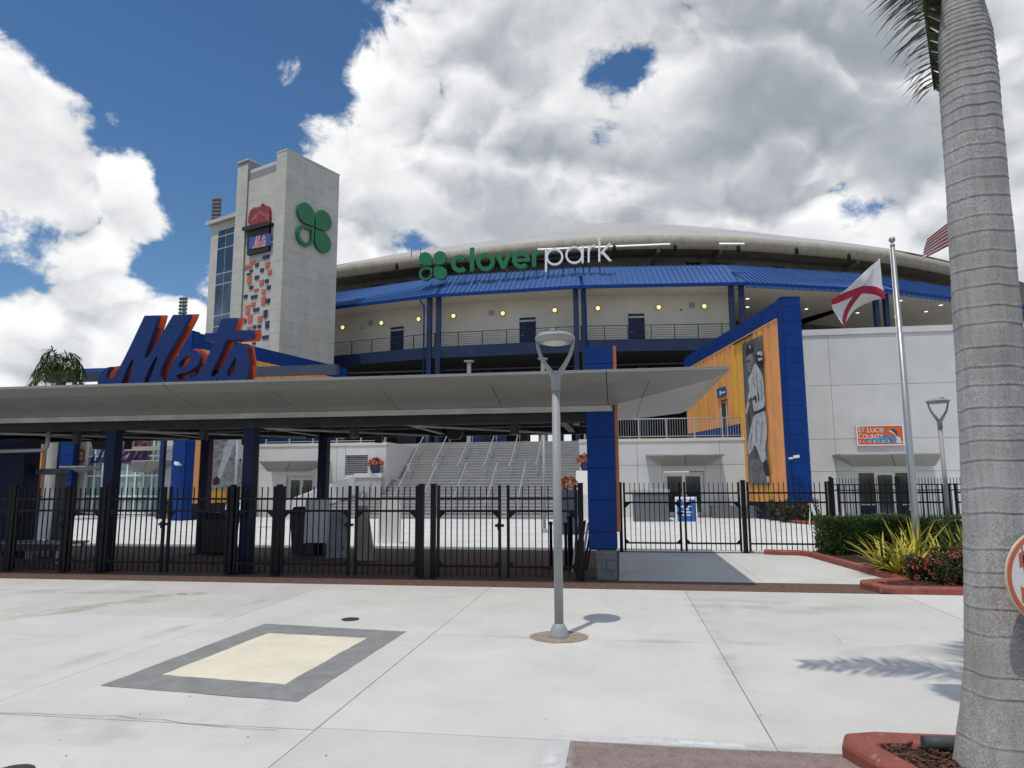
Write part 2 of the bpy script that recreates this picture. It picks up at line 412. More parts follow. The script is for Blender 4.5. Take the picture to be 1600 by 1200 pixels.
WM = {}   # world matrices by object name
def _link(o, parent, world):
    if parent is not None:
        o.parent = parent
        o.matrix_basis = WM[parent.name].inverted() @ world
    else:
        o.matrix_basis = world
    COL.objects.link(o)
    WM[o.name] = world.copy()
    return o
def tag(o, label=None, cat=None, group=None, kind=None):
    if label: o['label'] = label
    if cat: o['category'] = cat
    if group: o['group'] = group
    if kind: o['kind'] = kind
    return o
def thing(name, label, cat, loc=(0,0,0), group=None, rz=0.0):
    o = bpy.data.objects.new(name, None)
    o.empty_display_size = 0.2
    _link(o, None, Matrix.Translation(Vector(loc)) @ Matrix.Rotation(rz, 4, 'Z'))
    return tag(o, label, cat, group)
def mesh_of(name, mb, m):
    me = bpy.data.meshes.new(name)
    me.from_pydata([tuple(v) for v in mb.v], [], mb.f)
    if mb.ms and m is None:
        for q in mb.ms: me.materials.append(q)
    elif mb.ms:
        for q in mb.ms: me.materials.append(q)
    else: me.materials.append(m)
    me.polygons.foreach_set('material_index', mb.mi)
    me.polygons.foreach_set('use_smooth', mb.sm)
    me.update()
    return me
def part(name, mb, m, parent=None, label=None, bevel=0.0, kind=None):
    """Mesh built in world coordinates, stored in its parent's space."""
    w = WM[parent.name] if parent is not None else Matrix.Identity(4)
    me = mesh_of(name, mb, m)
    if parent is not None: me.transform(w.inverted())
    o = bpy.data.objects.new(name, me)
    _link(o, parent, w)
    if label: o['label'] = label
    if kind: o['kind'] = kind
    if bevel:
        b = o.modifiers.new('bevel', 'BEVEL'); b.width = bevel; b.segments = 2; b.limit_method = 'ANGLE'; b.angle_limit = R(40)
    return o
def solo(name, mb, m, loc, label, cat, group=None, kind=None, bevel=0.0):
    """A thing that is a single mesh; its origin at loc."""
    w = Matrix.Translation(Vector(loc))
    me = mesh_of(name, mb, m); me.transform(w.inverted())
    o = bpy.data.objects.new(name, me); _link(o, None, w)
    if bevel:
        b = o.modifiers.new('bevel', 'BEVEL'); b.width = bevel; b.segments = 2; b.limit_method = 'ANGLE'; b.angle_limit = R(40)
    return tag(o, label, cat, group, kind)
def structure(name, mb, m, parent=None):
    o = part(name, mb, m, parent)
    if parent is None: o['kind'] = 'structure'
    return o
_UC = {}
def unit_cube(m):
    if m.name not in _UC:
        mb = MB().box(-.5,-.5,-.5,.5,.5,.5)
        _UC[m.name] = mesh_of('unit_block_'+m.name.replace(' ', '_'), mb, m)
    return _UC[m.name]
def ibox(name, m, parent, x0, y0, z0, x1, y1, z1):
    w = Matrix.Translation(((x0+x1)/2,(y0+y1)/2,(z0+z1)/2)) @ Matrix.Diagonal((abs(x1-x0),abs(y1-y0),abs(z1-z0),1))
    return inst(name, unit_cube(m), parent, w)
def inst(name, me, parent, w):
    o = bpy.data.objects.new(name, me)
    return _link(o, parent, w)
def iobox(name, m, parent, o, a, b, c):
    """Shared unit block placed on an oriented frame (edge vectors a, b, c from corner o)."""
    o, a, b, c = map(Vector, (o, a, b, c))
    ctr = o+(a+b+c)/2
    w = Matrix(((a.x,b.x,c.x,ctr.x),(a.y,b.y,c.y,ctr.y),(a.z,b.z,c.z,ctr.z),(0,0,0,1)))
    return inst(name, unit_cube(m), parent, w)

def curve_mesh(name, splines, depth, offset=0.0, smooth_idx=(), res=4):
    """Filled flat outline (with holes) given thickness; lies in XY, thickness along Z from 0 to depth."""
    cu = bpy.data.curves.new(name, 'CURVE'); cu.dimensions = '2D'; cu.fill_mode = 'BOTH'
    cu.extrude = depth/2; cu.offset = offset
    for sp in splines:
        s = cu.splines.new('POLY'); s.points.add(len(sp)-1)
        for p, q in zip(s.points, sp): p.co = (q[0], q[1], 0, 1)
        s.use_cyclic_u = True
    return _curve_to_mesh(name, cu, depth)
def _curve_to_mesh(name, cu, depth):
    ob = bpy.data.objects.new(name, cu); COL.objects.link(ob)
    dg = bpy.context.evaluated_depsgraph_get()
    me = bpy.data.meshes.new_from_object(ob.evaluated_get(dg))
    bpy.data.objects.remove(ob); bpy.data.curves.remove(cu)
    me.transform(Matrix.Translation((0, 0, depth/2)))
    return me
def text_mesh(name, txt, size, depth, spacing=1.0, bold=0.0):
    cu = bpy.data.curves.new(name, 'FONT'); cu.body = txt; cu.size = size; cu.extrude = depth/2
    cu.space_character = spacing; cu.offset = bold
    return _curve_to_mesh(name, cu, depth)
def mesh_part(name, me, mats, parent, w, label=None):
    me.materials.clear()
    for q in (mats if isinstance(mats, (list, tuple)) else [mats]): me.materials.append(q)
    o = inst(name, me, parent, w)
    if label: o['label'] = label
    return o
def two_tone(me, axis=2, eps=0.9):
    """Faces along the thickness axis get slot 0, the returns slot 1."""
    for p in me.polygons: p.material_index = 0 if abs(p.normal[axis]) > eps else 1
def frame_w(o, x, y):
    """Matrix that carries local X,Y,Z to world directions x, y and x cross y at o."""
    x = Vector(x).normalized(); y = Vector(y).normalized(); z = x.cross(y)
    return Matrix(((x.x,y.x,z.x,o[0]),(x.y,y.y,z.y,o[1]),(x.z,y.z,z.z,o[2]),(0,0,0,1)))
# ------------------------------------------------------------------ ground, paving, slabs
g = MB(); g.add([(-1500,-1500,-.08),(1500,-1500,-.08),(1500,1500,-.08),(-1500,1500,-.08)], [(0,1,2,3)])
structure('ground', g, M['ground'])
g = MB(); g.box(-34, 19.97, -.07, 42, 120, 0.0)
structure('plaza', g, M['plaza'])
g = MB(); g.box(-26, .4, -.07, 14, 12.995, -.02)
apron = structure('forecourt', g, M['joint'])
G = 0.0038
def slab(x0, y0, x1, y1, par=None):
    dz = random.uniform(-.0015, .0015)
    return ibox('concrete_slab', M['concrete'], par or apron, x0+G, y0+G, -.02, x1-G, y1-G, 0.0+dz)
XS = [-26, -21.8, -17.6, -13.4, -9.4, -5.55]
for a, b in zip(XS[:-1], XS[1:]):
    for c_, d_ in ((.4, 2.8), (2.8, 5.62), (5.62, 9.62), (9.62, 12.995)): slab(a, c_, b, d_)
for a, b in ((-5.55, -2.42),):
    for c_, d_ in ((.4, 2.8), (2.8, 5.48), (5.48, 9.62), (9.62, 12.995)): slab(a, c_, b, d_)
slab(-2.42, .4, -.42, 5.53)
for a, b in ((-2.42, 1.06), (1.06, 4.6), (4.6, 8.2), (8.2, 14)):
    slab(a, 5.53, b, 8.93); slab(a, 8.93, b, 12.995)
g = MB(); g.box(-.415, .4, -.02, 14, 5.525, -.003)
structure('paver_strip', g, M['paver2'], apron)
g = MB()
g.prism([(-26,12.998,0),(4.3,12.998,0),(4.3,14.13,0),(-.1,14.13,0),(-.1,19.965,0),(-26,19.965,0)], (0,0,-.07))
g.box(-.09, 19.66, -.07, 5.2, 19.965, 0)
structure('paved_gateway', g, M['paver'])
g = MB(); g.box(-.095, 14.135, -.07, 14, 19.655, -.02)
pad = structure('side_pad', g, M['joint'])
for a, b in ((-.095, 2.62), (2.62, 5.4)):
    slab(a, 14.135, b, 19.655, pad)
# painted rectangle
def sheet(name, pts, z, m, par):
    g = MB(); g.poly([(x, y, z) for x, y in pts]); return part(name, g, m, par)
def ring(name, outer, inner, z, m, par):
    g = MB(); n = len(outer)
    g.add([(x,y,z) for x,y in outer]+[(x,y,z) for x,y in inner], [(i,(i+1)%n,n+(i+1)%n,n+i) for i in range(n)])
    return part(name, g, m, par)
def wob(pts, k=14, a=.008):
    out = []
    for i in range(len(pts)):
        p, q = pts[i], pts[(i+1) % len(pts)]
        for j in range(k):
            t = j/k; out.append((p[0]+(q[0]-p[0])*t+random.uniform(-a,a), p[1]+(q[1]-p[1])*t+random.uniform(-a,a)))
    return out
mark = thing('ground_marking', 'cream rectangle with a wide grey border painted on the concrete forecourt', 'ground marking', (-3.9, 7.6, 0))
oc = wob([(-4.98,6.33),(-2.87,6.12),(-2.80,9.06),(-4.88,9.30)]); ic = wob([(-4.63,6.76),(-3.24,6.61),(-3.17,8.63),(-4.54,8.74)])
ring('grey_border', oc, ic, .0045, M['greypaint'], mark)
sheet('cream_field', ic, .0045, M['creampaint'], mark)

def stain_mat(name, col, amt, scale, thr, fall=1.0):
    m = bpy.data.materials.new(name); m.use_nodes = True; nt = m.node_tree; N, L = nt.nodes, nt.links
    bs = N['Principled BSDF']; bs.inputs['Base Color'].default_value = (*col, 1); bs.inputs['Roughness'].default_value = .9
    tc = N.new('ShaderNodeTexCoord'); ln = N.new('ShaderNodeVectorMath'); ln.operation = 'LENGTH'
    sub = N.new('ShaderNodeVectorMath'); sub.operation = 'SUBTRACT'; sub.inputs[1].default_value = (.5,.5,.0)
    mz = N.new('ShaderNodeVectorMath'); mz.operation = 'MULTIPLY'; mz.inputs[1].default_value = (1,1,0)
    L.new(tc.outputs['Generated'], sub.inputs[0]); L.new(sub.outputs[0], mz.inputs[0]); L.new(mz.outputs[0], ln.inputs[0])
    f = N.new('ShaderNodeMapRange'); f.inputs['From Min'].default_value = .5; f.inputs['From Max'].default_value = .5-.5*fall
    L.new(ln.outputs['Value'], f.inputs['Value'])
    n = N.new('ShaderNodeTexNoise'); n.inputs['Scale'].default_value = scale; n.inputs['Detail'].default_value = 6
    geo = N.new('ShaderNodeNewGeometry'); L.new(geo.outputs['Position'], n.inputs['Vector'])
    nm = N.new('ShaderNodeMapRange'); nm.inputs['From Min'].default_value = thr; nm.inputs['From Max'].default_value = thr+.25
    L.new(n.outputs['Fac'], nm.inputs['Value'])
    a = N.new('ShaderNodeMath'); a.operation = 'MULTIPLY'; L.new(f.outputs[0], a.inputs[0]); L.new(nm.outputs[0], a.inputs[1])
    b = N.new('ShaderNodeMath'); b.operation = 'MULTIPLY'; b.inputs[1].default_value = amt; L.new(a.outputs[0], b.inputs[0])
    L.new(b.outputs[0], bs.inputs['Alpha'])
    return m
def stain(cx, cy, lx, ly, ang, m, z=.0035):
    ca, sa = math.cos(ang), math.sin(ang)
    g = MB(); g.poly([(cx+ca*x-sa*y, cy+sa*x+ca*y, z) for x, y in ((-lx,-ly),(lx,-ly),(lx,ly),(-lx,ly))])
    o = part('stain', g, m, apron); o['kind'] = 'stuff'; return o
sm_rust = stain_mat('rust stain', (.42,.17,.045), 1.0, 5, .44)
sm_rust2 = stain_mat('faint rust trail', (.44,.35,.24), .36, 2.2, .35)
sm_dark = stain_mat('tyre grime', (.34,.34,.33), .32, 1.6, .42)
sm_pale = stain_mat('efflorescence', (.72,.73,.74), .95, 8, .30, .9)
stain(-7.5, 11.6, .30, .16, .3, sm_rust); stain(-7.95, 11.3, .8, .12, .75, sm_rust2)
stain(-8.3, 10.1, 2.3, .28, 1.0, sm_rust2, .0030)
stain(-5.9, 9.0, .16, 3.6, 0, sm_dark); stain(-9.5, 11.6, 3.0, .25, .12, sm_dark); stain(-12.0, 9.0, 2.5, .5, .5, sm_dark)
stain(1.06, 9.2, .22, 3.8, 0, sm_dark); stain(-.6, 8.93, 3.6, .16, 0, sm_dark); stain(3.3, 8.6, 1.4, .5, .3, sm_dark); stain(2.2, 11.6, 2, .7, .1, sm_dark)
stain(-4.0, 5.3, 1.8, .4, .05, sm_dark)
stain(.55, 5.60, 1.3, .13, 0, sm_pale); stain(-.52, 5.0, .16, .8, 0, sm_pale, .0032)
# small debris and hairline cracks on the forecourt
g = MB()
for i in range(70):
    x, y = random.uniform(-7, 4.5), random.uniform(4.4, 12.6); s_ = random.uniform(.004, .013); a = random.random()*6
    g.obox((x, y, .004), (s_*math.cos(a), s_*math.sin(a), 0), (-s_*.5*math.sin(a), s_*.5*math.cos(a), 0), (0, 0, s_*.4))
o = part('litter', g, M['joint'], apron); o['kind'] = 'stuff'
def crack(pts, w=.004):
    g = MB(); P = []
    for a, b in zip(pts[:-1], pts[1:]):
        for k in range(8):
            t = k/8; P.append(Vector((a[0]+(b[0]-a[0])*t+random.uniform(-.02,.02), a[1]+(b[1]-a[1])*t+random.uniform(-.02,.02), .0038)))
    for p, q in zip(P[:-1], P[1:]):
        n = Vector((-(q-p).y, (q-p).x, 0)).normalized()*w*random.uniform(.4,1)
        g.add([p-n, q-n, q+n, p+n], [(0,1,2,3)])
    o = part('crack', g, M['joint'], apron); o['kind'] = 'stuff'
crack([(-4.9,10.9),(-3.4,11.4),(-2.6,12.2)]); crack([(-5.4,5.5),(-4.2,5.55),(-2.5,5.40)], .005); crack([(2.0,10.5),(2.6,9.7),(2.5,8.9)], .003)
crack([(-9.3,7.5),(-7.8,8.3),(-6.5,8.2)], .003)

def cover(x, y, r, label):
    t = thing('drain_cover', label, 'drain cover', (x, y, 0))
    g = MB(); g.lathe([(r*1.12,.002),(r*1.12,.008),(r*1.0,.010),(r*1.0,.005)], (x,y,0), 28); part('rim', g, M['manhole'], t)
    g = MB(); g.lathe([(r*.98,.003),(r*.98,.011),(r*.9,.013),(.001,.013)], (x,y,0), 28); part('lid', g, M['manhole'], t)
cover(-3.83, 9.75, .11, 'small round iron cover behind the painted rectangle')
cover(-4.09, 4.42, .12, 'round dark cover at the bottom edge of the forecourt')

# ------------------------------------------------------------------ kerbs and planting beds
def kerb_strip(g, pts, w=.2, h=.13, m=None, closed=False):
    P = [Vector((p[0], p[1], 0)) for p in pts]; n = len(P); rows = []
    prof = [(-w/2,0),(-w/2,h-.035),(-w/2+.012,h-.012),(-w/2+.035,h),(w/2-.035,h),(w/2-.012,h-.012),(w/2,h-.035),(w/2,0)]
    for i in range(n):
        a = (P[i]-P[i-1]).normalized() if i > 0 else (P[1]-P[0]).normalized()
        b = (P[i+1]-P[i]).normalized() if i < n-1 else a
        t = (a+b).normalized(); nn = Vector((-t.y, t.x, 0)); k = 1/max(.35, nn.dot(Vector((-b.y, b.x, 0))))
        rows.append([P[i]+nn*(x*k)+Vector((0,0,z)) for x, z in prof])
    g.grid(rows, m, False)
    for r, rev in ((rows[0], False), (rows[-1], True)):
        g.poly(list(reversed(r)) if not rev else r, m)
def mulch_bed(par, poly, z, nchips, box):
    g = MB(); g.prism([(x,y,z) for x,y in poly], (0,0,-z+.002))
    o = part('mulch', g, M['mulch'], par); o['kind'] = 'stuff'
    def inside(x, y):
        c = False; j = len(poly)-1
        for i in range(len(poly)):
            xi, yi = poly[i]; xj, yj = poly[j]
            if (yi > y) != (yj > y) and x < (xj-xi)*(y-yi)/(yj-yi)+xi: c = not c
            j = i
        return c
    g = MB(); k = 0
    while k < nchips:
        x, y = random.uniform(box[0],box[2]), random.uniform(box[1],box[3])
        if not inside(x, y): continue
        k += 1; a = random.random()*6.28; l = random.uniform(.02,.075); w = random.uniform(.006,.018); t = random.uniform(-.25,.25)
        g.obox((x,y,z+random.uniform(-.004,.022)), (l*math.cos(a),l*math.sin(a),l*t), (-w*math.sin(a),w*math.cos(a),0), (0,0,.007))
    o = part('mulch_chips', g, M['chip'], par); o['kind'] = 'stuff'
bedA = thing('planting_bed', 'red kerbed mulch bed at the foot of the big palm trunk', 'planting bed', (3.5, 4.5, 0))
g = MB(); kerb_strip(g, [(3.15,1.2),(2.19,3.82),(1.78,4.98),(1.60,5.49),(1.64,5.60),(1.79,5.65),(2.3,5.66),(9,5.66)], .22, .10)
part('kerb', g, M['curb'], bedA)
mulch_bed(bedA, [(3.25,1.2),(2.28,3.87),(1.87,5.03),(1.70,5.51),(1.81,5.56),(2.3,5.57),(9,5.57),(9,1.2)], .06, 5200, (1.6,3.6,4.4,5.6))
g = MB(); g.tube([(2.02,5.50,.115),(2.14,5.505,.115),(3.0,5.52,.105)], [.045,.048,.048], 12)
solo('drain_pipe', g, M['pipe'], (2.3,5.5,.1), 'short dark pipe lying on the mulch against the kerb by the palm', 'pipe')
bedB = thing('planting_bed', 'long red kerbed bed with hedge, yellow leaved plants and flowering shrubs', 'planting bed', (6.5, 16, 0))
g = MB(); kerb_strip(g, [(3.7,19.55),(3.95,19.40),(4.55,19.32),(4.72,19.0),(5.2,14.5),(5.12,14.25),(4.34,13.80),(4.28,13.62),(4.42,13.20),(4.58,13.10),(12.5,13.10)], .22, .12)
part('kerb', g, M['curb'], bedB)
mulch_bed(bedB, [(4.7,19.55),(4.82,19.0),(5.3,14.45),(5.2,14.17),(4.43,13.75),(4.39,13.6),(4.52,13.25),(4.62,13.2),(12.5,13.2),(12.5,19.5)], .07, 5200, (4.3,13.1,8,19.5))

# ------------------------------------------------------------------ entrance canopy over the gates
canopy = thing('entrance_canopy', 'long grey metal clad canopy over the black entrance gates', 'canopy', (-11, 15.9, 0))
XR, YF, YB, XL = 1.94, 12.45, 19.4, -25.0
ROWS = [(0,3.85),(.30,3.71),(1.17,3.51),(1.55,3.42)]
RX = [0,.30,1.5,2.10]
fseams = [-25,-23.9,-21.75,-19.6,-17.45,-15.3,-13.12,-10.94,-8.9,-6.75,-4.54,-2.36,-.21,.56,9]
def quad_panel(name, q, m, up=(0,0,.025), parent=canopy):
    c_ = sum((Vector(p) for p in q), Vector())/len(q)
    q = [Vector(p)+(c_-Vector(p)).normalized()*.008 for p in q]
    g = MB(); g.prism(q, up); return part(name, g, m, parent)
for i in range(3):
    d0, z0 = ROWS[i]; d1, z1 = ROWS[i+1]; e0, e1 = RX[i], RX[i+1]
    ss = fseams if i else [-25,-17.45,-8.9,-.21,9]
    for a, b in zip(ss[:-1], ss[1:]):
        for yy, sgn in ((YF, 1), (YB, -1)):
            xa0, xb0 = min(a, XR-e0), min(b, XR-e0); xa1, xb1 = min(a, XR-e1), min(b, XR-e1)
            if xb0-xa0 < .05: continue
            q = [(xa0,yy+sgn*d0,z0),(xb0,yy+sgn*d0,z0),(xb1,yy+sgn*d1,z1),(xa1,yy+sgn*d1,z1)]
            if xb1-xa1 < .02: q = [q[0], q[1], q[2]]
            quad_panel('fascia_panel' if i == 0 else 'soffit_panel', q, M['soffit'])
    ys = [YF, 14.9, 17.0, YB] if i else [YF, 16, YB]
    for a, b in zip(ys[:-1], ys[1:]):
        a0, b0 = max(a, YF+d0), min(b, YB-d0); a1, b1 = max(a, YF+d1), min(b, YB-d1)
        quad_panel('fascia_panel' if i == 0 else 'soffit_panel', [(XR-e0,a0,z0),(XR-e0,b0,z0),(XR-e1,b1,z1),(XR-e1,a1,z1)], M['soffit'])
g = MB(); inset = .35
g.add([(XL,YF+.004,3.878),(XR-.004,YF+.004,3.878),(XR-.004,YB-.004,3.878),(XL,YB-.004,3.878),(XL,YF+.004,3.90),(XR-.004,YF+.004,3.90),(XR-.004,YB-.004,3.90),(XL,YB-.004,3.90),
       (XL,YF+1.6,4.02),(XR-1.6,YF+1.6,4.02),(XR-1.6,YB-1.6,4.02),(XL,YB-1.6,4.02)],
      [(0,1,5,4),(1,2,6,5),(2,3,7,6),(3,0,4,7),(4,5,9,8),(5,6,10,9),(6,7,11,10),(7,4,8,11),(8,9,10,11),(3,2,1,0)])
part('roof_deck', g, M['soffit'], canopy)
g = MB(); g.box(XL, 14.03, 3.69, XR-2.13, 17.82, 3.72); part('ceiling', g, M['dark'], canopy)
for y0, y1 in ((13.985,14.02),(17.83,17.865)):
    g = MB(); g.box(XL, y0, 3.30, XR-2.11, y1, 3.415); part('trim', g, M['lightstrip'], canopy)
g = MB(); g.box(XR-2.108, 14.022, 3.30, XR-2.07, 17.828, 3.415); part('trim', g, M['lightstrip'], canopy)
for y0 in (14.22, 17.95):
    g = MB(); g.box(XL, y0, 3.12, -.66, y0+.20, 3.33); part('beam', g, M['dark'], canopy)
for x0 in (-22,-18.5,-14.9,-11.45,-8.05,-4.6,-1.2):
    g = MB(); g.box(x0-.08, 14.45, 3.16, x0+.08, 17.94, 3.5); part('cross_beam', g, M['black'], canopy)
for y0, z0 in ((14.9,3.27),(15.6,3.33),(16.4,3.30),(17.2,3.27)):
    g = MB(); g.box(XL, y0, z0, -.25, y0+.05, z0+.07); part('purlin', g, M['charcoal'], canopy)
for a, b in (((-11.2,14.5),(-8.3,17.6)),((-7.8,14.5),(-4.9,17.6)),((-14.6,14.5),(-11.7,17.6)),((-4.4,14.5),(-1.5,17.6))):
    g = MB(); g.tube([(a[0],a[1],3.12),(b[0],b[1],3.12)], .03, 8); part('brace', g, M['lightstrip'], canopy)
g = MB(); g.tube([(-15.6,15.2,2.72),(-14.0,15.2,2.74),(-13.88,15.2,2.80),(-13.86,15.2,3.35)], .05, 10); part('conduit', g, M['galv'], canopy)
for x, y in ((-11.39,14.36),(-8.03,14.36),(-11.45,18.1),(-7.98,18.1),(-21.8,14.36),(-18.4,14.36),(-21.8,18.1),(-18.4,18.1)):
    g = MB(); g.box(x-.125, y-.125, .0, x+.125, y+.125, 3.6)
    cl = part('column', g, M['navy'], canopy, bevel=.012)
    g = MB(); g.box(x-.24, y-.24, .0, x+.24, y+.24, .025); part('base_plate', g, M['navy'], cl)
# clad end pillar on a block base
pil = part('pillar', MB().box(-.62, 14.13, .58, -.12, 14.62, 4.62), M['navy'], canopy)
zs = [at_y(940, y, 14.08).z for y in (857, 831.5, 781, 731, 683, 640)] + [3.9, 4.28, 4.64]
for a, b in zip(zs[:-1], zs[1:]):
    o = ibox('panel', M['blue'], pil, -.655, 14.075, a+.006, -.095, 14.125, b-.006)
    o = ibox('side_panel', M['blue'], pil, -.66, 14.13, a+.006, -.625, 14.66, b-.006)
    if a > .7: ibox('orange_panel', M['rust'], pil, -.115, 14.09, a+.003, -.03, 14.66, b-.003)
blk = part('block_base', MB().box(-.49, 14.15, .0, -.15, 14.55, .58), M['joint'], canopy)
for k, spans in enumerate((((-.515,-.125),),((-.515,-.325),(-.315,-.125)),((-.515,-.125),))):
    for a, b in spans:
        g = MB(); g.box(a, 14.125, k*.193+.004, b, 14.57, k*.193+.186); part('block', g, M['cmu'], blk, bevel=.008)

def hang_lamp(px, py0, py1, Y, label):
    p = at_y(px, py0, Y); zb = at_y(px, py1, Y).z
    t = thing('canopy_downlight', label, 'light', (p.x, Y, zb), 'downlights under the canopy')
    g = MB(); g.lathe([(.085,zb),(.10,zb+.01),(.10,p.z),(.095,p.z+.02)], (p.x,Y,0), 18); part('housing', g, M['charcoal'], t)
    g = MB(); g.lathe([(.015,p.z+.02),(.015,3.45)], (p.x,Y,0), 8); part('stem', g, M['charcoal'], t)
    g = MB(); g.lathe([(.078,zb-.003),(.078,zb-.001)], (p.x,Y,0), 18); part('lens', g, M['darkglass'], t)
for px, a, b, Y, lab in ((121,673,693,15.1,'dark cylinder downlight under the canopy left of the first navy column'),(319,665,688,15.1,'dark cylinder downlight hanging just before the second navy column row'),
    (554,665,684,15.1,'dark cylinder downlight hanging before the louvred wall'),(804,656,679,15.1,'dark cylinder downlight hanging beside the silver lamp post'),
    (51,686,704,17.3,'dark cylinder downlight hanging over the yellow siding'),(201,688,702,17.3,'dark cylinder downlight hanging in front of the glass facade'),(384,680,695,17.3,'dark cylinder downlight beside the third navy column'),
    (592,673,692,17.3,'rear dark cylinder downlight left of the stair top'),(820,670,689,17.3,'rear dark cylinder downlight by the stair top and sky gap')):
    hang_lamp(px, a, b, Y, lab)
for px, py, Y, lab in ((157,695,16.4,'black wedge loudspeaker under the canopy before the glass facade'),(711,679,16.4,'black wedge loudspeaker under the canopy over the stairs')):
    p = at_y(px, py, Y); t = thing('loudspeaker', lab, 'loudspeaker', p, 'loudspeakers under the canopy')
    g = MB(); w = .19
    g.prism([(p.x-w,Y-.1,p.z+.10),(p.x+w,Y-.1,p.z+.10),(p.x+w*.85,Y-.1,p.z-.06),(p.x+w*.5,Y-.1,p.z-.12),(p.x-w*.5,Y-.1,p.z-.12),(p.x-w*.85,Y-.1,p.z-.06)], (0,.2,0)); part('cabinet', g, M['blackmatte'], t)
    g = MB(); g.box(p.x-.03, Y-.02, p.z+.10, p.x+.03, Y+.02, 3.4); part('bracket', g, M['blackmatte'], t)
p = at_y(441, 0, 15)
t = thing('security_camera', 'small white camera box under the canopy beside the blue pillar', 'camera', at_y(900, 660, 15.6))
g = MB(); q = at_y(900, 660, 15.6); g.box(q.x-.07,15.5,q.z-.05,q.x+.07,15.75,q.z+.05); part('housing', g, M['lampgrey'], t, bevel=.01)
g = MB(); g.tube([(q.x,15.62,q.z+.05),(q.x,15.62,3.4)], .018, 8); part('stem', g, M['lampgrey'], t)

# ------------------------------------------------------------------ script sign on the canopy roof
MZ = lambda zx, zy: (140+zx/5.714, 470+zy/5.714)
METS = {
 'M': [[(70,742),(75,700),(95,655),(125,618),(160,592),(205,588),(172,612),(152,645),(147,675),(153,700),(170,710),(195,700),(228,660),(285,560),(350,430),(490,132),(612,130),(600,180),(545,340),(485,500),(505,515),(530,490),(640,300),(745,125),(895,120),(880,160),(770,360),(690,490),(645,590),(630,650),(634,690),(655,712),(668,760),(520,760),(530,715),(560,640),(610,490),(585,505),(540,590),(490,700),(478,760),(350,760),(352,700),(375,610),(397,512),(370,530),(330,610),(290,710),(275,760),(68,760)]],
 'e': [[(676,760),(668,720),(690,700),(698,650),(722,585),(765,505),(825,452),(885,430),(945,437),(983,475),(988,530),(955,585),(905,620),(845,645),(790,652),(775,668),(782,695),(815,706),(850,700),(850,760)],
       [(790,590),(800,552),(838,508),(885,487),(905,498),(897,535),(862,572),(822,594)]],
 't': [[(858,760),(858,700),(940,680),(1000,610),(1050,510),(1098,395),(1105,362),(1030,358),(1026,290),(1130,285),(1180,160),(1312,152),(1268,265),(1462,262),(1450,340),(1218,352),(1160,490),(1085,640),(1085,672),(1100,680),(1134,655),(1134,760)]],
 's': [[(1142,760),(1142,648),(1195,560),(1262,420),(1300,392),(1350,385),(1395,408),(1405,480),(1418,560),(1415,640),(1397,700),(1392,760),(1212,760),(1206,690)],
       [(1222,655),(1232,615),(1275,540),(1302,500),(1307,530),(1292,600),(1270,650),(1240,680)]],
}
YS = 13.10
def chaikin(pts, it=2, keep=55):
    for _ in range(it):
        out = []; n = len(pts)
        for i in range(n):
            p0, p, q = Vector(pts[i-1]), Vector(pts[i]), Vector(pts[(i+1) % n])
            ang = math.degrees((p-p0).angle(q-p, 0))
            l0, l1 = (p-p0).length, (q-p).length
            if ang > keep: out.append(tuple(p)); continue
            out.append(tuple(p+(p0-p)*.25)); out.append(tuple(p+(q-p)*.25))
        pts = out
    return pts
sign = thing('script_sign', 'big blue script sign with orange outline standing on the canopy roof', 'sign', (-9.5, YS+.15, 3.98))
def mets_world(pt, Y=YS):
    x, y = MZ(*pt); q = at_y(x, y, Y); return (q.x, q.z)
WXZ = Matrix(((1,0,0,0),(0,0,-1,0),(0,1,0,0),(0,0,0,1)))   # XY outline stood upright, thickness towards the viewer
for ch, loops in METS.items():
    sp = [[mets_world(p) for p in chaikin([tuple(map(float, p)) for p in l])] for l in loops]
    me = curve_mesh('letter_face_'+ch, sp, .10); two_tone(me)
    lt = mesh_part('letter', me, [M['metsblue'], M['metsnavy']], sign, Matrix.Translation((0, YS+.10, 0)) @ WXZ, 'letter '+ch)
    me = curve_mesh('letter_back_'+ch, sp, .06, offset=.024); two_tone(me)
    # the backing sits a hand's breadth behind the face
    mesh_part('orange_backing', me, [M['metsorange'], M['metsorange']], lt, Matrix.Translation((.035, YS+.235, 0.02)) @ WXZ)
for x in np.arange(-10.5, -8.2, .45):
    ibox('support_stub', M['black'], sign, x-.02, YS+.11, 3.9, x+.02, YS+.2, 4.25)
# panel seam across the tops of the tall strokes
for zx0, zx1, zy in ((440,560,232),(695,815,214)):
    a, b = mets_world((zx0,zy)), mets_world((zx1,zy-5))
    g = MB(); g.box(a[0], YS-.004, a[1]-.004, b[0], YS-.001, a[1]+.004); part('seam', g, M['slate'], sign)

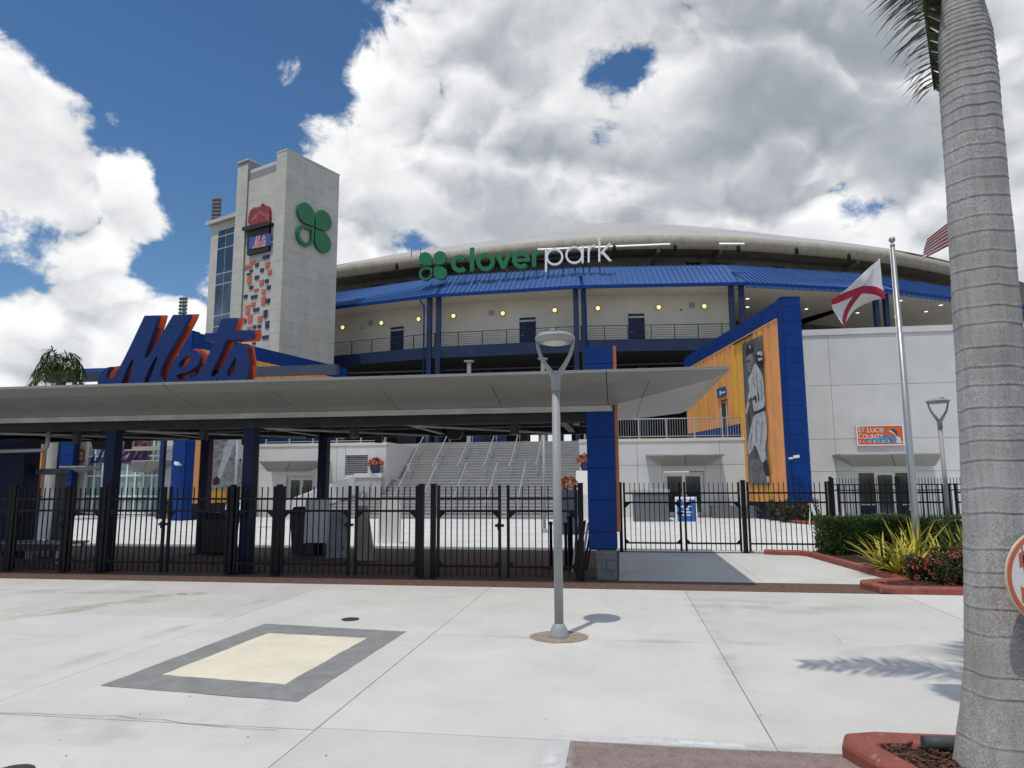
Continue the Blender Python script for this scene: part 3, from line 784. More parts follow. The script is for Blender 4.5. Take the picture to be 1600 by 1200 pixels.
# ------------------------------------------------------------------ black picket gates and fences
PK = M['black']
pick_me = None
def leaf(x0, x1, Y, label, group, h=1.83, rails=(1.58,1.33,.24), name='gate_leaf', gusset=True, latch=0, pitch=.127, d=(1,0), stile=.055, picket_w=.02, zb=.05, cat='gate'):
    """Picket leaf from (x0,Y) along direction d for the length x1-x0."""
    d = Vector((d[0], d[1], 0)).normalized(); n = Vector((-d.y, d.x, 0)); L = x1-x0
    o = Vector((x0, Y, 0)); up = Vector((0,0,1))
    t = thing(name, label, cat, o, group)
    def bar(nm, s0, s1, w, z0, z1): return iobox(nm, PK, t, o+d*s0-n*(w/2)+up*z0, d*(s1-s0), n*w, up*(z1-z0))
    bar('stile', 0, stile, stile, zb-.02, h+.015); bar('stile', L-stile, L, stile, zb-.02, h+.015)
    for z in rails: bar('rail', stile, L-stile, .04, z-.022, z+.022)
    k = max(1, int(round((L-2*stile)/pitch))); st = (L-2*stile)/k
    for i in range(1, k):
        s = stile+st*i; bar('picket', s-picket_w/2, s+picket_w/2, picket_w, zb, h+random.uniform(-.004,.004))
    if gusset:
        z = rails[1]-.02
        for s, sg in ((stile, 1), (L-stile, -1)):
            g = MB(); q = o+d*s-n*.008
            g.prism([q+up*z, q+d*(sg*.13)+up*z, q+up*(z-.13)], n*.016); part('gusset', g, PK, t)
            z3 = rails[2]+.02
            g = MB(); g.prism([q+up*z3, q+d*(sg*.09)+up*z3, q+up*(z3+.09)], n*.016); part('gusset', g, PK, t)
    if latch:
        s = L-stile if latch > 0 else 0
        g = MB(); g.obox(o+d*(s-.06)-n*.05+up*1.02, d*.17, n*.1, up*.05); g.obox(o+d*(s-.01)-n*.06+up*.96, d*.06, n*.06, up*.14); part('latch', g, PK, t)
    return t
def post(x, y, label, group, w=.09, h=1.86, cat='post'):
    t = thing('gate_post', label, cat, (x, y, 0), group)
    ibox('shaft', PK, t, x-w/2, y-w/2, 0, x+w/2, y+w/2, h); ibox('cap', PK, t, x-w/2-.005, y-w/2-.005, h, x+w/2+.005, y+w/2+.005, h+.025)
    ibox('foot_plate', PK, t, x-w*.9, y-w*.9, 0.001, x+w*.9, y+w*.9, .015)
    return t
FY = 14.05; GG = 'black gate leaves along the entrance front'
for x0, x1, la, lab in ((-15.4,-13.60,0,'black picket gate leaf cut by the left edge of the picture'),(-13.46,-12.22,1,'black picket gate leaf in front of the grey bench platform'),
    (-12.06,-11.34,0,'narrow black picket gate leaf left of the first navy column'),(-11.18,-9.79,1,'black picket gate leaf in front of the glass facade, right of the first navy column'),
    (-9.71,-8.30,0,'black picket gate leaf with the dark bin behind it, left of the second front column'),(-8.14,-7.24,0,'narrow black picket gate leaf in front of the second navy front column'),
    (-7.08,-5.57,1,'black picket gate leaf with the white panelled cart behind it'),(-5.47,-4.12,0,'black picket gate leaf with the tall white board behind it'),
    (-3.72,-2.40,1,'black picket gate leaf before the middle of the stairs'),(-2.28,-.87,0,'black picket gate leaf behind the silver lamp post')):
    leaf(x0, x1, FY, lab, GG, latch=la)
PG = 'black posts between the gate leaves'
for x, lab in ((-13.53,'black gate post nearest the left edge of the picture'),(-12.14,'black gate post at the right end of the grey bench platform'),(-11.26,'black gate post touching the first navy column'),(-8.22,'black gate post left of the second navy front column'),
    (-7.16,'thick black gate post right of the second navy front column'),(-4.05,'left one of two black gate posts side by side before the stairs'),(-3.80,'right one of two black gate posts side by side before the stairs'),(-.80,'black gate post beside the blue pillar')):
    post(x, FY, lab, PG, .10 if x > -8 else .085)
g = None
# side gates and fence to the right of the pillar
RG = 'black picket panels right of the pillar'
leaf(.05, 1.60, 19.78, 'left leaf of the side gate beside the blue pillar', RG, latch=1, h=1.86)
leaf(1.68, 3.16, 19.78, 'right leaf of the side gate in front of the blue and white A-board', RG, h=1.86)
leaf(3.34, 5.40, 19.78, 'fixed black picket panel in front of the mural wall and red flowers', RG, name='fence_panel', gusset=False, h=1.86, cat='fence')
post(-.03, 19.78, 'black side gate post against the orange pillar edge', PG); post(3.25, 19.78, 'thick black post between the side gate and the fixed fence panel', PG, .11, 1.9); post(5.47, 19.78, 'black corner post of the fence above the hedge', PG)
leaf(5.6, 8.4, 19.6, 'black picket panel directly behind the hedge and flagpole', RG, name='fence_panel', gusset=False, h=1.80, d=(1,.05), cat='fence')
leaf(8.5, 11.3, 19.75, 'black picket panel hidden mostly by the big palm trunk', RG, name='fence_panel', gusset=False, h=1.80, d=(1,.05), cat='fence')
BGp = 'rear black fence panels before the county entrance'
for k in range(4):
    leaf(8.4+2.5*k, 10.82+2.5*k, 30.0, ['rear black fence panel left of the county sign doors','rear black fence panel in front of the county sign doors','rear black fence panel right of the flagpole before the white wall','rear black fence panel behind the palm trunk'][k], BGp, name='fence_panel', gusset=False, h=1.98, pitch=.118, rails=(1.72,1.5,.3), cat='fence')
    post(8.33+2.5*k, 30.0, ['rear black post at the corner by the blue fin','rear black post before the county doors','rear black post right of the county doors','rear black post next to the palm trunk'][k], 'rear black fence posts', .1, 2.02)
# ------------------------------------------------------------------ stadium
stad = thing('stadium', 'ballpark grandstand with blue metal awning roof, balcony and big white roof', 'stadium', (-7.5, 50, 0))
V = Vector
UP = V((0,0,1))
def wall_panels(par, x0, x1, Y, zr, xs, holes=(), m=None, th=.10, back=.35, gap=.009):
    """Precast panels butted with open joints in front of a backing wall that faces the street."""
    m = m or M['wall']
    xs = [x0]+[x for x in xs if x0 < x < x1]+[x1]
    cuts = sorted(set(zr+[h[3] for h in holes]))
    for a, b in zip(xs[:-1], xs[1:]):
        for za, zb in zip(zr[:-1], zr[1:]):
            segs = [(a, b, za, zb)]
            for (hx0, hx1, hz0, hz1) in holes:
                new = []
                for (p, q, u, v) in segs:
                    if hx1 <= p or hx0 >= q or hz1 <= u or hz0 >= v: new.append((p,q,u,v)); continue
                    if hx0 > p: new.append((p,hx0,u,v))
                    if hx1 < q: new.append((hx1,q,u,v))
                    if hz1 < v: new.append((max(p,hx0),min(q,hx1),hz1,v))
                    if hz0 > u: new.append((max(p,hx0),min(q,hx1),u,hz0))
                segs = new
            for (p, q, u, v) in segs:
                if q-p > .05 and v-u > .05: ibox('wall_panel', m, par, p+gap, Y, u+gap, q-gap, Y+th, v-gap)
    g = MB()
    hs = sorted(holes); x = x0
    for h in hs:
        if h[0] > x: g.box(x, Y+th+.002, zr[0], h[0], Y+th+back, zr[-1]-.02)
        g.box(h[0], Y+th+.002, h[3], h[1], Y+th+back, zr[-1]-.02)
        if h[2] > zr[0]+.01: g.box(h[0], Y+th+.002, zr[0], h[1], Y+th+back, h[2])
        x = h[1]
    g.box(x, Y+th+.002, zr[0], x1, Y+th+back, zr[-1]-.02)
    part('wall', g, m, par)
def glass_door(par, x0, x1, Y, h, n=2, m=None, label=None):
    """Framed glazed doors set back in the wall."""
    y = Y+.22; w = (x1-x0)/n
    g = MB(); g.box(x0, y-.04, h-.1, x1, y+.06, h); g.box(x0, y-.04, 0, x0+.07, y+.06, h-.1); g.box(x1-.07, y-.04, 0, x1, y+.06, h-.1)
    fr = part('door_frame', g, M['alu'], par)
    for i in range(n):
        a, b = x0+.07+(x1-x0-.14)/n*i+.01, x0+.07+(x1-x0-.14)/n*(i+1)-.01
        g = MB(); g.box(a,y-.02,.03,a+.09,y+.03,h-.11); g.box(b-.09,y-.02,.03,b,y+.03,h-.11); g.box(a+.09,y-.02,h-.22,b-.09,y+.03,h-.11); g.box(a+.09,y-.02,.03,b-.09,y+.03,.25)
        d = part('door', g, M['alu'], par)
        part('pane', MB().box(a+.09, y, .25, b-.09, y+.01, h-.22), M['darkglass'], d)
        hx = b-.13 if i % 2 == 0 else a+.10
        part('handle', MB().box(hx, y-.08, .85, hx+.03, y-.05, 1.25), M['steel'], d)
def wedge_canopy(par, pL, pR, yt, bL, bR, yb, Y, proj=1.35):
    a, b = at_y(pL, yt, Y-proj), at_y(pR, yt, Y-proj); c, d = at_y(bL, yb, Y-.02), at_y(bR, yb, Y-.02)
    z1 = a.z; z0 = c.z; g = MB()
    T = [(a.x,Y-proj,z1),(b.x,Y-proj,z1),(b.x,Y-.004,z1),(a.x,Y-.004,z1)]
    B = [(c.x,Y-proj*.35,z0),(d.x,Y-proj*.35,z0),(d.x,Y-.004,z0),(c.x,Y-.004,z0)]
    g.add(T+B, [(0,1,5,4),(1,2,6,5),(3,0,4,7),(4,5,6,7),(2,3,7,6)])
    o = part('door_canopy', g, M['soffit'], par)
    T2 = [(x,y,z+.06) for x,y,z in T]
    part('top_plate', MB().add([(x,y,z+.002) for x,y,z in T]+T2, [(0,1,5,4),(1,2,6,5),(2,3,7,6),(3,0,4,7),(4,5,6,7),(3,2,1,0)]), M['lightstrip'], o)
    mx = (a.x+b.x)/2; mb = (c.x+d.x)/2
    part('seam', MB().tube([(mx,Y-proj-.002,z1-.01),(mb,Y-proj*.35-.002,z0-.003)], .012, 6), M['dark'], o)
WY = 38.3
# right retaining wall
wall_panels(stad, -2.2, 7.3, WY, [0,2.75,4.0], [-.6,.9,5.2], holes=[(2.2,4.42,0,2.4)])
ibox('coping', M['cream'], stad, -2.22, WY-.05, 4.0, 7.3, WY+.5, 4.17)
for a_, b_ in ((2.2,2.26),(4.36,4.42)): ibox('reveal', M['wall'], stad, a_, WY+.104, 0, b_, WY+.4, 2.398)
glass_door(stad, 2.28, 4.34, WY, 2.36)
wedge_canopy(stad, 1010, 1133, 712, 1035, 1104, 728, WY)
ibox('planter_box', M['cmu'], stad, 4.6, WY-.9, 0, 7.0, WY-.02, .62)
# left retaining wall with louvre
wall_panels(stad, -21.0, -13.15, WY, [0,2.75,4.0], [-20.9,-17.2,-16.1], holes=[(-19.15,-17.45,0,2.3),(-15.6,-14.25,2.35,3.45)])
ibox('coping', M['cream'], stad, -21.0, WY-.05, 4.0, -13.13, WY+.5, 4.17)
glass_door(stad, -19.13, -17.47, WY, 2.28)
wedge_canopy(stad, 405, 502, 722, 424, 482, 737, WY)
lv = part('louvre', MB().box(-15.6, WY+.3, 2.35, -14.25, WY+.33, 3.45), M['dark'], stad)
for k in range(10):
    z = 2.38+k*.108; iobox('slat', M['alu'], lv, (-15.59,WY+.06,z), (1.33,0,0), (0,.16,.07), (0,-.004,.012))
# side walls along the upper flight
for x, s in ((-13.15, 1), (-2.2, -1)):
    g = MB(); g.box(x-(.35 if s > 0 else 0), WY+.46, 0, x+(0 if s > 0 else .35), 45.2, 4.19); part('stair_wall', g, M['wall'], stad)
# concourse floor slabs
g = MB(); g.box(-30, 45.2, 4.2, 30, 66, 4.45); g.box(-30, WY+.5, 3.9, -13.5, 45.19, 4.15); g.box(-1.85, WY+.5, 3.9, 9.0, 45.19, 4.15)
part('concourse_floor', g, M['stairs'], stad)

# grandstand outline (eave corners) and awning
E = [V((-28.0,56.2,0)), V((-14.42,52.81,0)), V((-2.68,52.22,0)), V((9.65,53.47,0)), V((21.8,57.76,0)), V((36.0,66.2,0))]
T = [V((-28.6,60.3,0)), V((-13.95,55.95,0)), V((-2.81,55.50,0)), V((8.67,56.78,0)), V((20.3,61.2,0)), V((33.0,69.0,0))]
ZE, ZT, ZB = 16.8, 19.25, 12.6
def seg_n(a, b):
    d = (b-a).normalized(); return d, V((-d.y, d.x, 0))     # inward (away from the street)
def offset_line(P, off):
    out = []
    for i in range(len(P)):
        if i == 0: d, n = seg_n(P[0], P[1]); out.append(P[0]+n*off); continue
        if i == len(P)-1: d, n = seg_n(P[-2], P[-1]); out.append(P[-1]+n*off); continue
        _, n0 = seg_n(P[i-1], P[i]); _, n1 = seg_n(P[i], P[i+1]); n = (n0+n1).normalized()
        out.append(P[i]+n*(off/max(.3, n.dot(n1))))
    return out
W = offset_line(E, 2.5)
for i in range(5):
    a, b, ta, tb = E[i]+UP*ZE, E[i+1]+UP*ZE, T[i]+UP*ZT, T[i+1]+UP*ZT
    g = MB(); g.prism([a, b, tb, ta], (0,0,-.10)); roof = part('awning_roof', g, M['blueroof'], stad)
    d, n = seg_n(E[i], E[i+1]); L = (b-a).length; k = int(L/.40)
    Lt = (tb-ta).length
    pn = (b-a).cross(ta-a).normalized()
    if pn.z < 0: pn = -pn
    # seams run straight up the slope; those near the hips stop at the hip line
    dt = (ta-a).dot(d); dtb = (tb-b).dot(d)
    slope = (ta-a)-d*dt
    for j in range(1, k):
        s = L*j/k; f = 1.0; uu = (s-dt)/((tb-ta).dot(d))
        end = ta+(tb-ta)*uu if 0 <= uu <= 1 else None
        if dt > 0 and s < dt: f = s/dt
        if dtb < 0 and L-s < -dtb: f = min(f, (L-s)/-dtb)
        if f < .08: continue
        o = a+d*(s-.018)+pn*.001
        vec = (end-o) if end is not None else ((ta-a)*f+a-o if s < L/2 else (b+(tb-b)*f)-o)
        iobox('seam', M['blueroof'], roof, o, d*.04, vec, pn*.07)
    if i > 0:   # hip cap
        h = (ta-a); iobox('hip_cap', M['blueroof'], roof, a-d*.13+pn*.03, d*.26, h, UP*.06)
    iobox('gutter', M['blue'], roof, a-n*.14+UP*(-.26), d*L, n*.138, UP*.25)
    if i >= 3:
        for j in range(int(L/.55)):
            iobox('fascia_rib', M['blueroof'], roof, a-n*.16+d*(.1+.55*j)-UP*.42, d*.45, n*.12, UP*.155)
    # soffit
    wa, wb = W[i]+UP*(ZE-.14), W[i+1]+UP*(ZE-.14)
    if i >= 3: wa, wb = W[i]+n*9+UP*(ZE-.14), W[i+1]+n*9+UP*(ZE-.14)
    g = MB(); g.prism([E[i]+UP*(ZE-.14)+n*.01, E[i+1]+UP*(ZE-.14)+n*.01, wb, wa], (0,0,.03)); part('soffit', g, M['cream'], stad)
    if i < 3:
        g = MB(); g.prism([W[i]+UP*4.45, W[i+1]+UP*4.45, W[i+1]+UP*(ZE-.14), W[i]+UP*(ZE-.14)], n*.3); 
        g2 = MB(); g2.prism([W[i]+UP*ZB, W[i+1]+UP*ZB, W[i+1]+UP*(ZE-.142), W[i]+UP*(ZE-.142)], n*.3); part('balcony_wall', g2, M['cream'], stad)
        g2 = MB(); g2.prism([E[i]+n*.35+UP*(ZB-.12), E[i+1]+n*.35+UP*(ZB-.12), W[i+1]+UP*(ZB-.12), W[i]+UP*(ZB-.12)], (0,0,.11)); part('balcony_floor', g2, M['stairs'], stad)
        iobox('edge_beam', M['navysteel'], stad, E[i]+n*.2+UP*(ZB-.95), E[i+1]-E[i], n*.14, UP*.93)
        # railing
        rl = part('railing', MB().tube([E[i]+n*.3+UP*(ZB+1.07), E[i+1]+n*.3+UP*(ZB+1.07)], .028, 8), M['black'], stad)
        for q in range(5):
            zz = ZB+.14+.18*q
            part('rail', MB().tube([E[i]+n*.3+UP*zz, E[i+1]+n*.3+UP*zz], .013, 6), M['black'], rl)
        kp = int(L/1.75)
        for q in range(kp+1):
            p = E[i]+n*.3+d*(L*q/kp); iobox('post', M['black'], rl, p-d*.025-n*.025+UP*(ZB-.0), d*.05, n*.05, UP*1.07)
    # deck under the balcony: dark ceiling far back
    if i < 3:
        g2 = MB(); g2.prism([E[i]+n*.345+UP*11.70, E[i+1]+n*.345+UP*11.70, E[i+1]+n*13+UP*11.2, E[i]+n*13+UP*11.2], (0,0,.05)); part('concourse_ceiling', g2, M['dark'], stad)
# columns
def on_facet(px, py, i):
    d, n = seg_n(E[i], E[i+1]); p = at_plane(px, py, E[i]+n*.18, n); return p, d, n
for px, i in ((670.5,1),(684.5,1),(900,1),(912.5,2),(1145,2),(1161,2),(1372,3),(1387.5,3)):
    p, d, n = on_facet(px, 500, i); p.z = 0; w = .19
    z0 = 4.45 if i < 3 else 9.3
    iobox('column', M['navysteel'], stad, p-d*w-n*w*.2+UP*z0, d*2*w, n*w*1.6, UP*(ZE-.16-z0))
for px, i in ((664,1),(915.5,2)):
    p, d, n = on_facet(px, 500, i); p.z = 0; p = p-n*.25
    part('downspout', MB().tube([p-n*.05+d*-.35+UP*(ZE-.25), p-d*.3+UP*(ZE-.5), p+n*.02+UP*(ZE-1.0), p+UP*4.6], .07, 8), M['blue'], stad)
# doors, lamps, speakers on the balcony wall
def on_wall(px, py, i, off=0.0):
    d, n = seg_n(W[i], W[i+1]); p = at_plane(px, py, W[i]-n*off, n); return p, d, n
for px0, px1, i in ((612,630,0),(813,836,1),(983,1006,2)):
    p, d, n = on_wall(px0, 510, i); q, _, _ = on_wall(px1, 510, i); w = (q-p).dot(d); p.z = ZB
    dr = iobox('door', M['navysteel'], stad, p-n*.05, d*w, n*.05, UP*2.15)
    g2 = MB(); o = p-n*.09
    part('door_header', MB().obox(p-n*.09-d*.05+UP*2.32, d*(w+.1), n*.09, UP*.16), M['navysteel'], stad)
    part('handle', MB().obox(p-n*.10+d*.12+UP*1.0, d*.12, n*.05, UP*.05), M['steel'], dr)
    iobox('frame', M['navy'], dr, p-n*.06-d*.06, d*.055, n*.055, UP*2.22); iobox('frame', M['navy'], dr, p-n*.06+d*(w+.005), d*.055, n*.055, UP*2.22)
for px, py, i in ((536.5,512,0),(597,505,0),(655,499,0),(709,494,1),(786,490,1),(867,485,1),(934,482,2),(1029,480.5,2),(1100,479,2)):
    p, d, n = on_wall(px, py, i)
    rot = frame_w(p, d, UP)
    def disc(r, z0, z1, rows=None):
        g = MB(); g.lathe([(r,z0),(r,z1)] if rows is None else rows, (0,0,0), 20); g.v = [tuple(rot @ V(v)) for v in g.v]; return g
    fx = part('wall_lamp', disc(.22, .001, .10), M['black'], stad)
    part('lens', disc(.2, 0, 0, [(.18,.102),(.165,.15),(.10,.18),(.01,.19)]), M['warmlamp'], fx)
for px, py, i in ((580,505,0),(768,489,1),(1081,477,2)):
    p, d, n = on_wall(px, py, i); part('wall_box', MB().obox(p-n*.14-d*.2-UP*.2, d*.4, n*.138, UP*.4), M['lampgrey'], stad)
for px, py, i in ((567,513,0),(1064,484,2),(774,466,1)):
    p, d, n = on_wall(px, py, i); part('alarm', MB().obox(p-n*.08-d*.06-UP*.08, d*.12, n*.078, UP*.16), M['redsign'], stad)
# dim concourse behind: back wall with the gap to the field, piers, stalls
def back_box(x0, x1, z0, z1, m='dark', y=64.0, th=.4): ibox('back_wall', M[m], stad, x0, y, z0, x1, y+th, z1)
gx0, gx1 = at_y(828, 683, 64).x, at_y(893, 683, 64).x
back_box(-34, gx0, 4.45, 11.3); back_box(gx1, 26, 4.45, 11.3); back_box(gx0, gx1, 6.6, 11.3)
for px in (846, 853, 878): x = at_y(px, 683, 63.9).x; ibox('pier', M['wall'], stad, x-.2, 63.3, 4.45, x+.2, 63.7, 11.2)
for px0, px1, z1, m in ((660,672,6.2,'seatblue'),(700,706,5.6,'seatblue'),(735,760,5.9,'seatblue'),(770,790,6.1,'seatblue'),(620,650,6.8,'charcoal'),(680,690,6.5,'charcoal')):
    a, b = at_y(px0, 683, 58).x, at_y(px1, 683, 58).x; ibox('concession_front', M[m], stad, a, 58, 4.45, b, 58.4, z1)
for px in (733, 848): 
    p = at_y(px, 560, 51.0); ibox('light_pier', M['lampgrey'], stad, p.x-.14, 50.9, 4.45, p.x+.14, 51.2, 10.9); ibox('pier_cap', M['lampgrey'], stad, p.x-.35, 50.8, 10.9, p.x+.35, 51.3, 11.0)
for x in (-20,-11,-5,2,8):
    ibox('pier', M['charcoal'], stad, x-.35, 57.6, 4.45, x+.35, 58.3, 11.25)
for k, y in enumerate((53.6, 55.4, 57.2)):
    ibox('ceiling_pipe', M['charcoal'], stad, -25, y, 10.7-.15*k, 14, y+.1, 10.8-.15*k)
# open deck on the right: floor, back wall, lamps, terrace parapet
g = MB(); g.prism([V((8.9,39.6,9.1)), V((30,39.6,9.1)), V((36,72,9.1)), V((4,66,9.1))], (0,0,-.3)); part('terrace_floor', g, M['stairs'], stad)
d3, n3 = seg_n(E[3], E[4]); d4, n4 = seg_n(E[4], E[5])
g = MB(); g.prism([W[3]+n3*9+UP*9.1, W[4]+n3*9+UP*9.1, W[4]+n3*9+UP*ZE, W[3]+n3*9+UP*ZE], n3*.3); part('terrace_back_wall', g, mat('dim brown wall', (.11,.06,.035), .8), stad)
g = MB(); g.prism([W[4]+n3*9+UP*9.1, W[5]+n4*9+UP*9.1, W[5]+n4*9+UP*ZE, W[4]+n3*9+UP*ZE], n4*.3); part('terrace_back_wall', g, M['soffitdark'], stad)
g = MB(); g.prism([W[3]+UP*9.1, W[3]+n3*9+UP*9.1, W[3]+n3*9+UP*ZE, W[3]+UP*ZE], -d3*.3); part('terrace_side_wall', g, M['cream'], stad)
for px, py in ((1168,467),(1168,480),(1260,483),(1340,489),(1407,470),(1470,477),(1447,487),(1400,495)):
    p = at_z(px, py, ZE-.16); part('ceiling_lamp', MB().lathe([(.14,ZE-.17),(.14,ZE-.145)], (p.x,p.y,0), 12), M['downlamp'], stad)
for px, w, h in ((1318,.9,1.9),(1245,.5,1.2),(1395,.3,1.0)):
    p = at_y(px, 490, 58); ibox('bar_cabinet', M['black'], stad, p.x-w, 57.6, 9.1, p.x+w, 58.4, 9.1+h+1.6)
p = at_y(1442, 500, 45); ibox('white_marker', M['white'], stad, p.x-.12, 44.9, 9.1, p.x+.12, 45.1, 10.9)
# upper band: recessed wall, windows, soffit, bullnose ring and white roof
BP = [(440,425),(527,412),(650,395),(730,386),(800,378),(900,369),(1000,364),(1120,365),(1220,371),(1320,380),(1405,391),(1487,408),(1600,438),(1680,470)]
ZBN = 22.6
ring_pts = [at_z(x, y, ZBN) for x, y in BP]
rr = .60
bc = [V((p.x, p.y, 0)) for p in ring_pts]
# smooth the surveyed ring with a spline and sweep the bullnose
def catmull(P, k=6):
    out = []
    for i in range(len(P)-1):
        p0, p1, p2, p3 = P[max(0,i-1)], P[i], P[i+1], P[min(len(P)-1,i+2)]
        for j in range(k):
            t = j/k
            out.append(.5*((2*p1)+(p2-p0)*t+(2*p0-5*p1+4*p2-p3)*t*t+(3*p1-p0-3*p2+p3)*t**3))
    out.append(P[-1]); return out
bc = catmull(bc, 5)
bin_ = offset_line(bc, 1.0)
rows = []
prof = [(3.2,ZBN+.45)] + [(rr-rr*math.cos(a), ZBN-rr+rr*math.sin(a)) for a in np.linspace(math.pi/2, -math.pi/2, 11)] + [(3.4,ZBN-1.16)]
for i in range(len(bc)):
    n = (bin_[i]-bc[i]).normalized()
    rows.append([bc[i]+n*(o)+UP*z for o, z in prof])
g = MB(); g.grid([r[:12] for r in rows], None, True); part('roof_bullnose', g, M['beige'], stad)
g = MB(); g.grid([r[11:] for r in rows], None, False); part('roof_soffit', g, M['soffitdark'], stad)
g = MB()
wl = offset_line(bc, 2.9)
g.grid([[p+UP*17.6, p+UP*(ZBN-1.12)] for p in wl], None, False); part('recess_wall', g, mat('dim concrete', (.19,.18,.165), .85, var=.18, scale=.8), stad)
g = MB(); wl2 = offset_line(T, .9); wl3 = offset_line(T, -.05)
g.grid([[a+UP*(ZT+.02), b+UP*(ZT+.30)] for a, b in zip(wl3, wl2)], None, False); part('awning_curb', g, M['cream'], stad)
def on_recess(px, z):
    best = None
    for i in range(len(wl)-1):
        d, n = seg_n(wl[i], wl[i+1]); p = at_plane(px, 405, wl[i], n); s = (p-wl[i]).dot(d)
        if -.01 <= s <= (wl[i+1]-wl[i]).length+.01: best = (p, d, n); break
    return best
for px in (590,700,760,1083,1127,1216,1267,1303,1340,1441):
    r_ = on_recess(px, 19.5)
    if r_:
        p, d, n = r_; p.z = 20.15
        wdw = iobox('window', M['darkglass'], stad, p-d*.65-n*.06, d*1.3, n*.05, UP*.75)
        iobox('frame', M['navy'], wdw, p-d*.72-n*.10-UP*.04, d*1.44, n*.12, UP*.038); iobox('frame', M['navy'], wdw, p-d*.72-n*.10+UP*.752, d*1.44, n*.12, UP*.04)
for px, py in ((960,392),(1055,391),(1154,392),(1245,396),(1327,405),(1395,412),(880,400),(620,420)):
    p = at_z(px, py, ZBN-1.75); fx = part('flood_lamp', MB().lathe([(.14,ZBN-1.8),(.17,ZBN-1.75),(.17,ZBN-1.4),(.05,ZBN-1.2)], (p.x,p.y,0), 10), M['black'], stad)
for px in (700, 1020, 1110, 1310):
    r_ = on_recess(px, 19.5)
    if r_:
        p, d, n = r_; p.z = 0; part('roof_brace', MB().obox(p-d*.15-n*2.3+UP*(ZBN-1.5), d*.3, n*2.28-UP*.45, UP*.30), M['soffitdark'], stad)
for pa, pb in (((840,389.5),(1047,381)),((1124,380.5),(1163,380.5))):
    a, b = at_z(*pa, ZBN-1.32), at_z(*pb, ZBN-1.32); part('tube_lamp', MB().tube([a, b], .06, 8), M['ledwhite'], stad)
# white roof membrane rising behind the bullnose
RP = [(500,420),(580,405),(640,394),(700,386),(760,377.5),(810,369),(860,361),(900,353),(925,350),(985,349),(1040,351),(1100,355.5),(1170,363),(1240,371),(1320,380),(1420,394),(1520,418),(1640,455)]
ridge = [at_depth(x, y-1, 68) for x, y in RP]
rt = catmull(ridge, 4)
for _ in range(6): rt = [rt[0]]+[(rt[i-1]+rt[i]*2+rt[i+1])/4 for i in range(1, len(rt)-1)]+[rt[-1]]
top = []
for i in range(len(rt)):
    f = i/(len(rt)-1)*(len(rows)-1); k = min(int(f), len(rows)-2); w_ = f-k
    lo = rows[k][1]*(1-w_)+rows[k+1][1]*w_ - UP*.05
    q = rt[i]; pts = []
    for t in np.linspace(0, 1, 7):
        p = lo*(1-t)+q*t; p = p + UP*(.25*math.sin(math.pi*t)*0); pts.append(p)
    pts.append(q+V((0,9,-.5))); pts.append(q+V((0,22,-6))); top.append(pts)
g = MB(); g.grid(top, None, True); part('white_roof', g, M['roofwhite'], stad)
for px in (643, 657, 738):
    p = at_y(px, 392, 56.5); part('roof_mast', MB().tube([p-UP*.5, p+UP*.25], .03, 6), M['charcoal'], stad)

# ------------------------------------------------------------------ staircase and handrails
st = thing('staircase', 'wide concrete staircase rising to the concourse behind the gates', 'staircase', (-7.6, 36, 0))
RZ = 4.45/26
for k in range(12):
    f = k/11; xa = -17.2*(1-f)+(-14.0)*f if k < 8 else -13.14
    sp_ = ibox('step', M['stairs'], st, xa, 36+.3*k, max(0,RZ*(k+1)-.35), -2.3, 36+.3*k+(.58 if k < 11 else .3), RZ*(k+1)-.05)
    ibox('tread', M['stairs'], sp_, xa, 36+.3*k-.04, RZ*(k+1)-.048, -2.3, 36+.3*k+.296, RZ*(k+1))
ibox('landing', M['stairs'], st, -13.14, 39.6, 1.7, -2.21, 40.95, RZ*12-.001)
for k in range(14):
    y = 40.6+.3*k; sp_ = ibox('step', M['stairs'], st, -13.14, y, RZ*(13+k)-.35, -2.21, y+.62, RZ*(13+k)-.05)
    ibox('tread', M['stairs'], sp_, -13.14, y-.04, RZ*(13+k)-.048, -2.21, y+(.296 if k < 13 else .62), RZ*(13+k))
g = MB()
# raked parapets beside the lower flight, with flat pedestals for the pots
a, b = V((-14.75,37.9,0)), V((-17.6,35.4,0)); d, n = seg_n(a, b); L = (b-a).length
g.prism([a+UP*1.2, b+UP*.02, b+UP*.95, a+UP*2.36], n*-.34); part('parapet', g, M['wall'], st)
ibox('pedestal', M['stairs'], st, -14.72, 37.75, .5, -13.25, 38.28, 2.18); ibox('pedestal_cap', M['wall'], st, -14.8, 37.68, 2.182, -13.2, 38.285, 2.42)
g = MB(); g.prism([V((-2.29,38.28,0)),V((-2.29,35.9,0)),V((-2.29,35.9,1.25)),V((-2.29,36.5,2.45)),V((-2.29,38.28,2.45))], (.95,0,0)); part('parapet', g, M['wall'], st)
HG = 'steel handrails on the stairs'
def handrail(x, y0, z0, y1, z1, lab, loop=True):
    t = thing('handrail', lab, 'handrail', (x, y0, z0), HG)
    A, B = V((x,y0,z0+.9)), V((x,y1,z1+.9))
    pts = [V((x,y0-.28,z0+.62)), V((x,y0-.3,z0+.86)), V((x,y0-.15,z0+.92)), A+V((0,.05,.03)), B, V((x,y1+.25,z1+.92)), V((x,y1+.38,z1+.85)), V((x,y1+.38,z1+.5))]
    part('top_rail', MB().tube(pts, .032, 8), M['galv'], t)
    for f in (0.02, .5, .98):
        p = A*(1-f)+B*f; part('post', MB().tube([V((p.x,p.y,p.z-.95)), p], .024, 8), M['galv'], t)
names = ['leftmost','second','third','fourth','fifth','sixth']
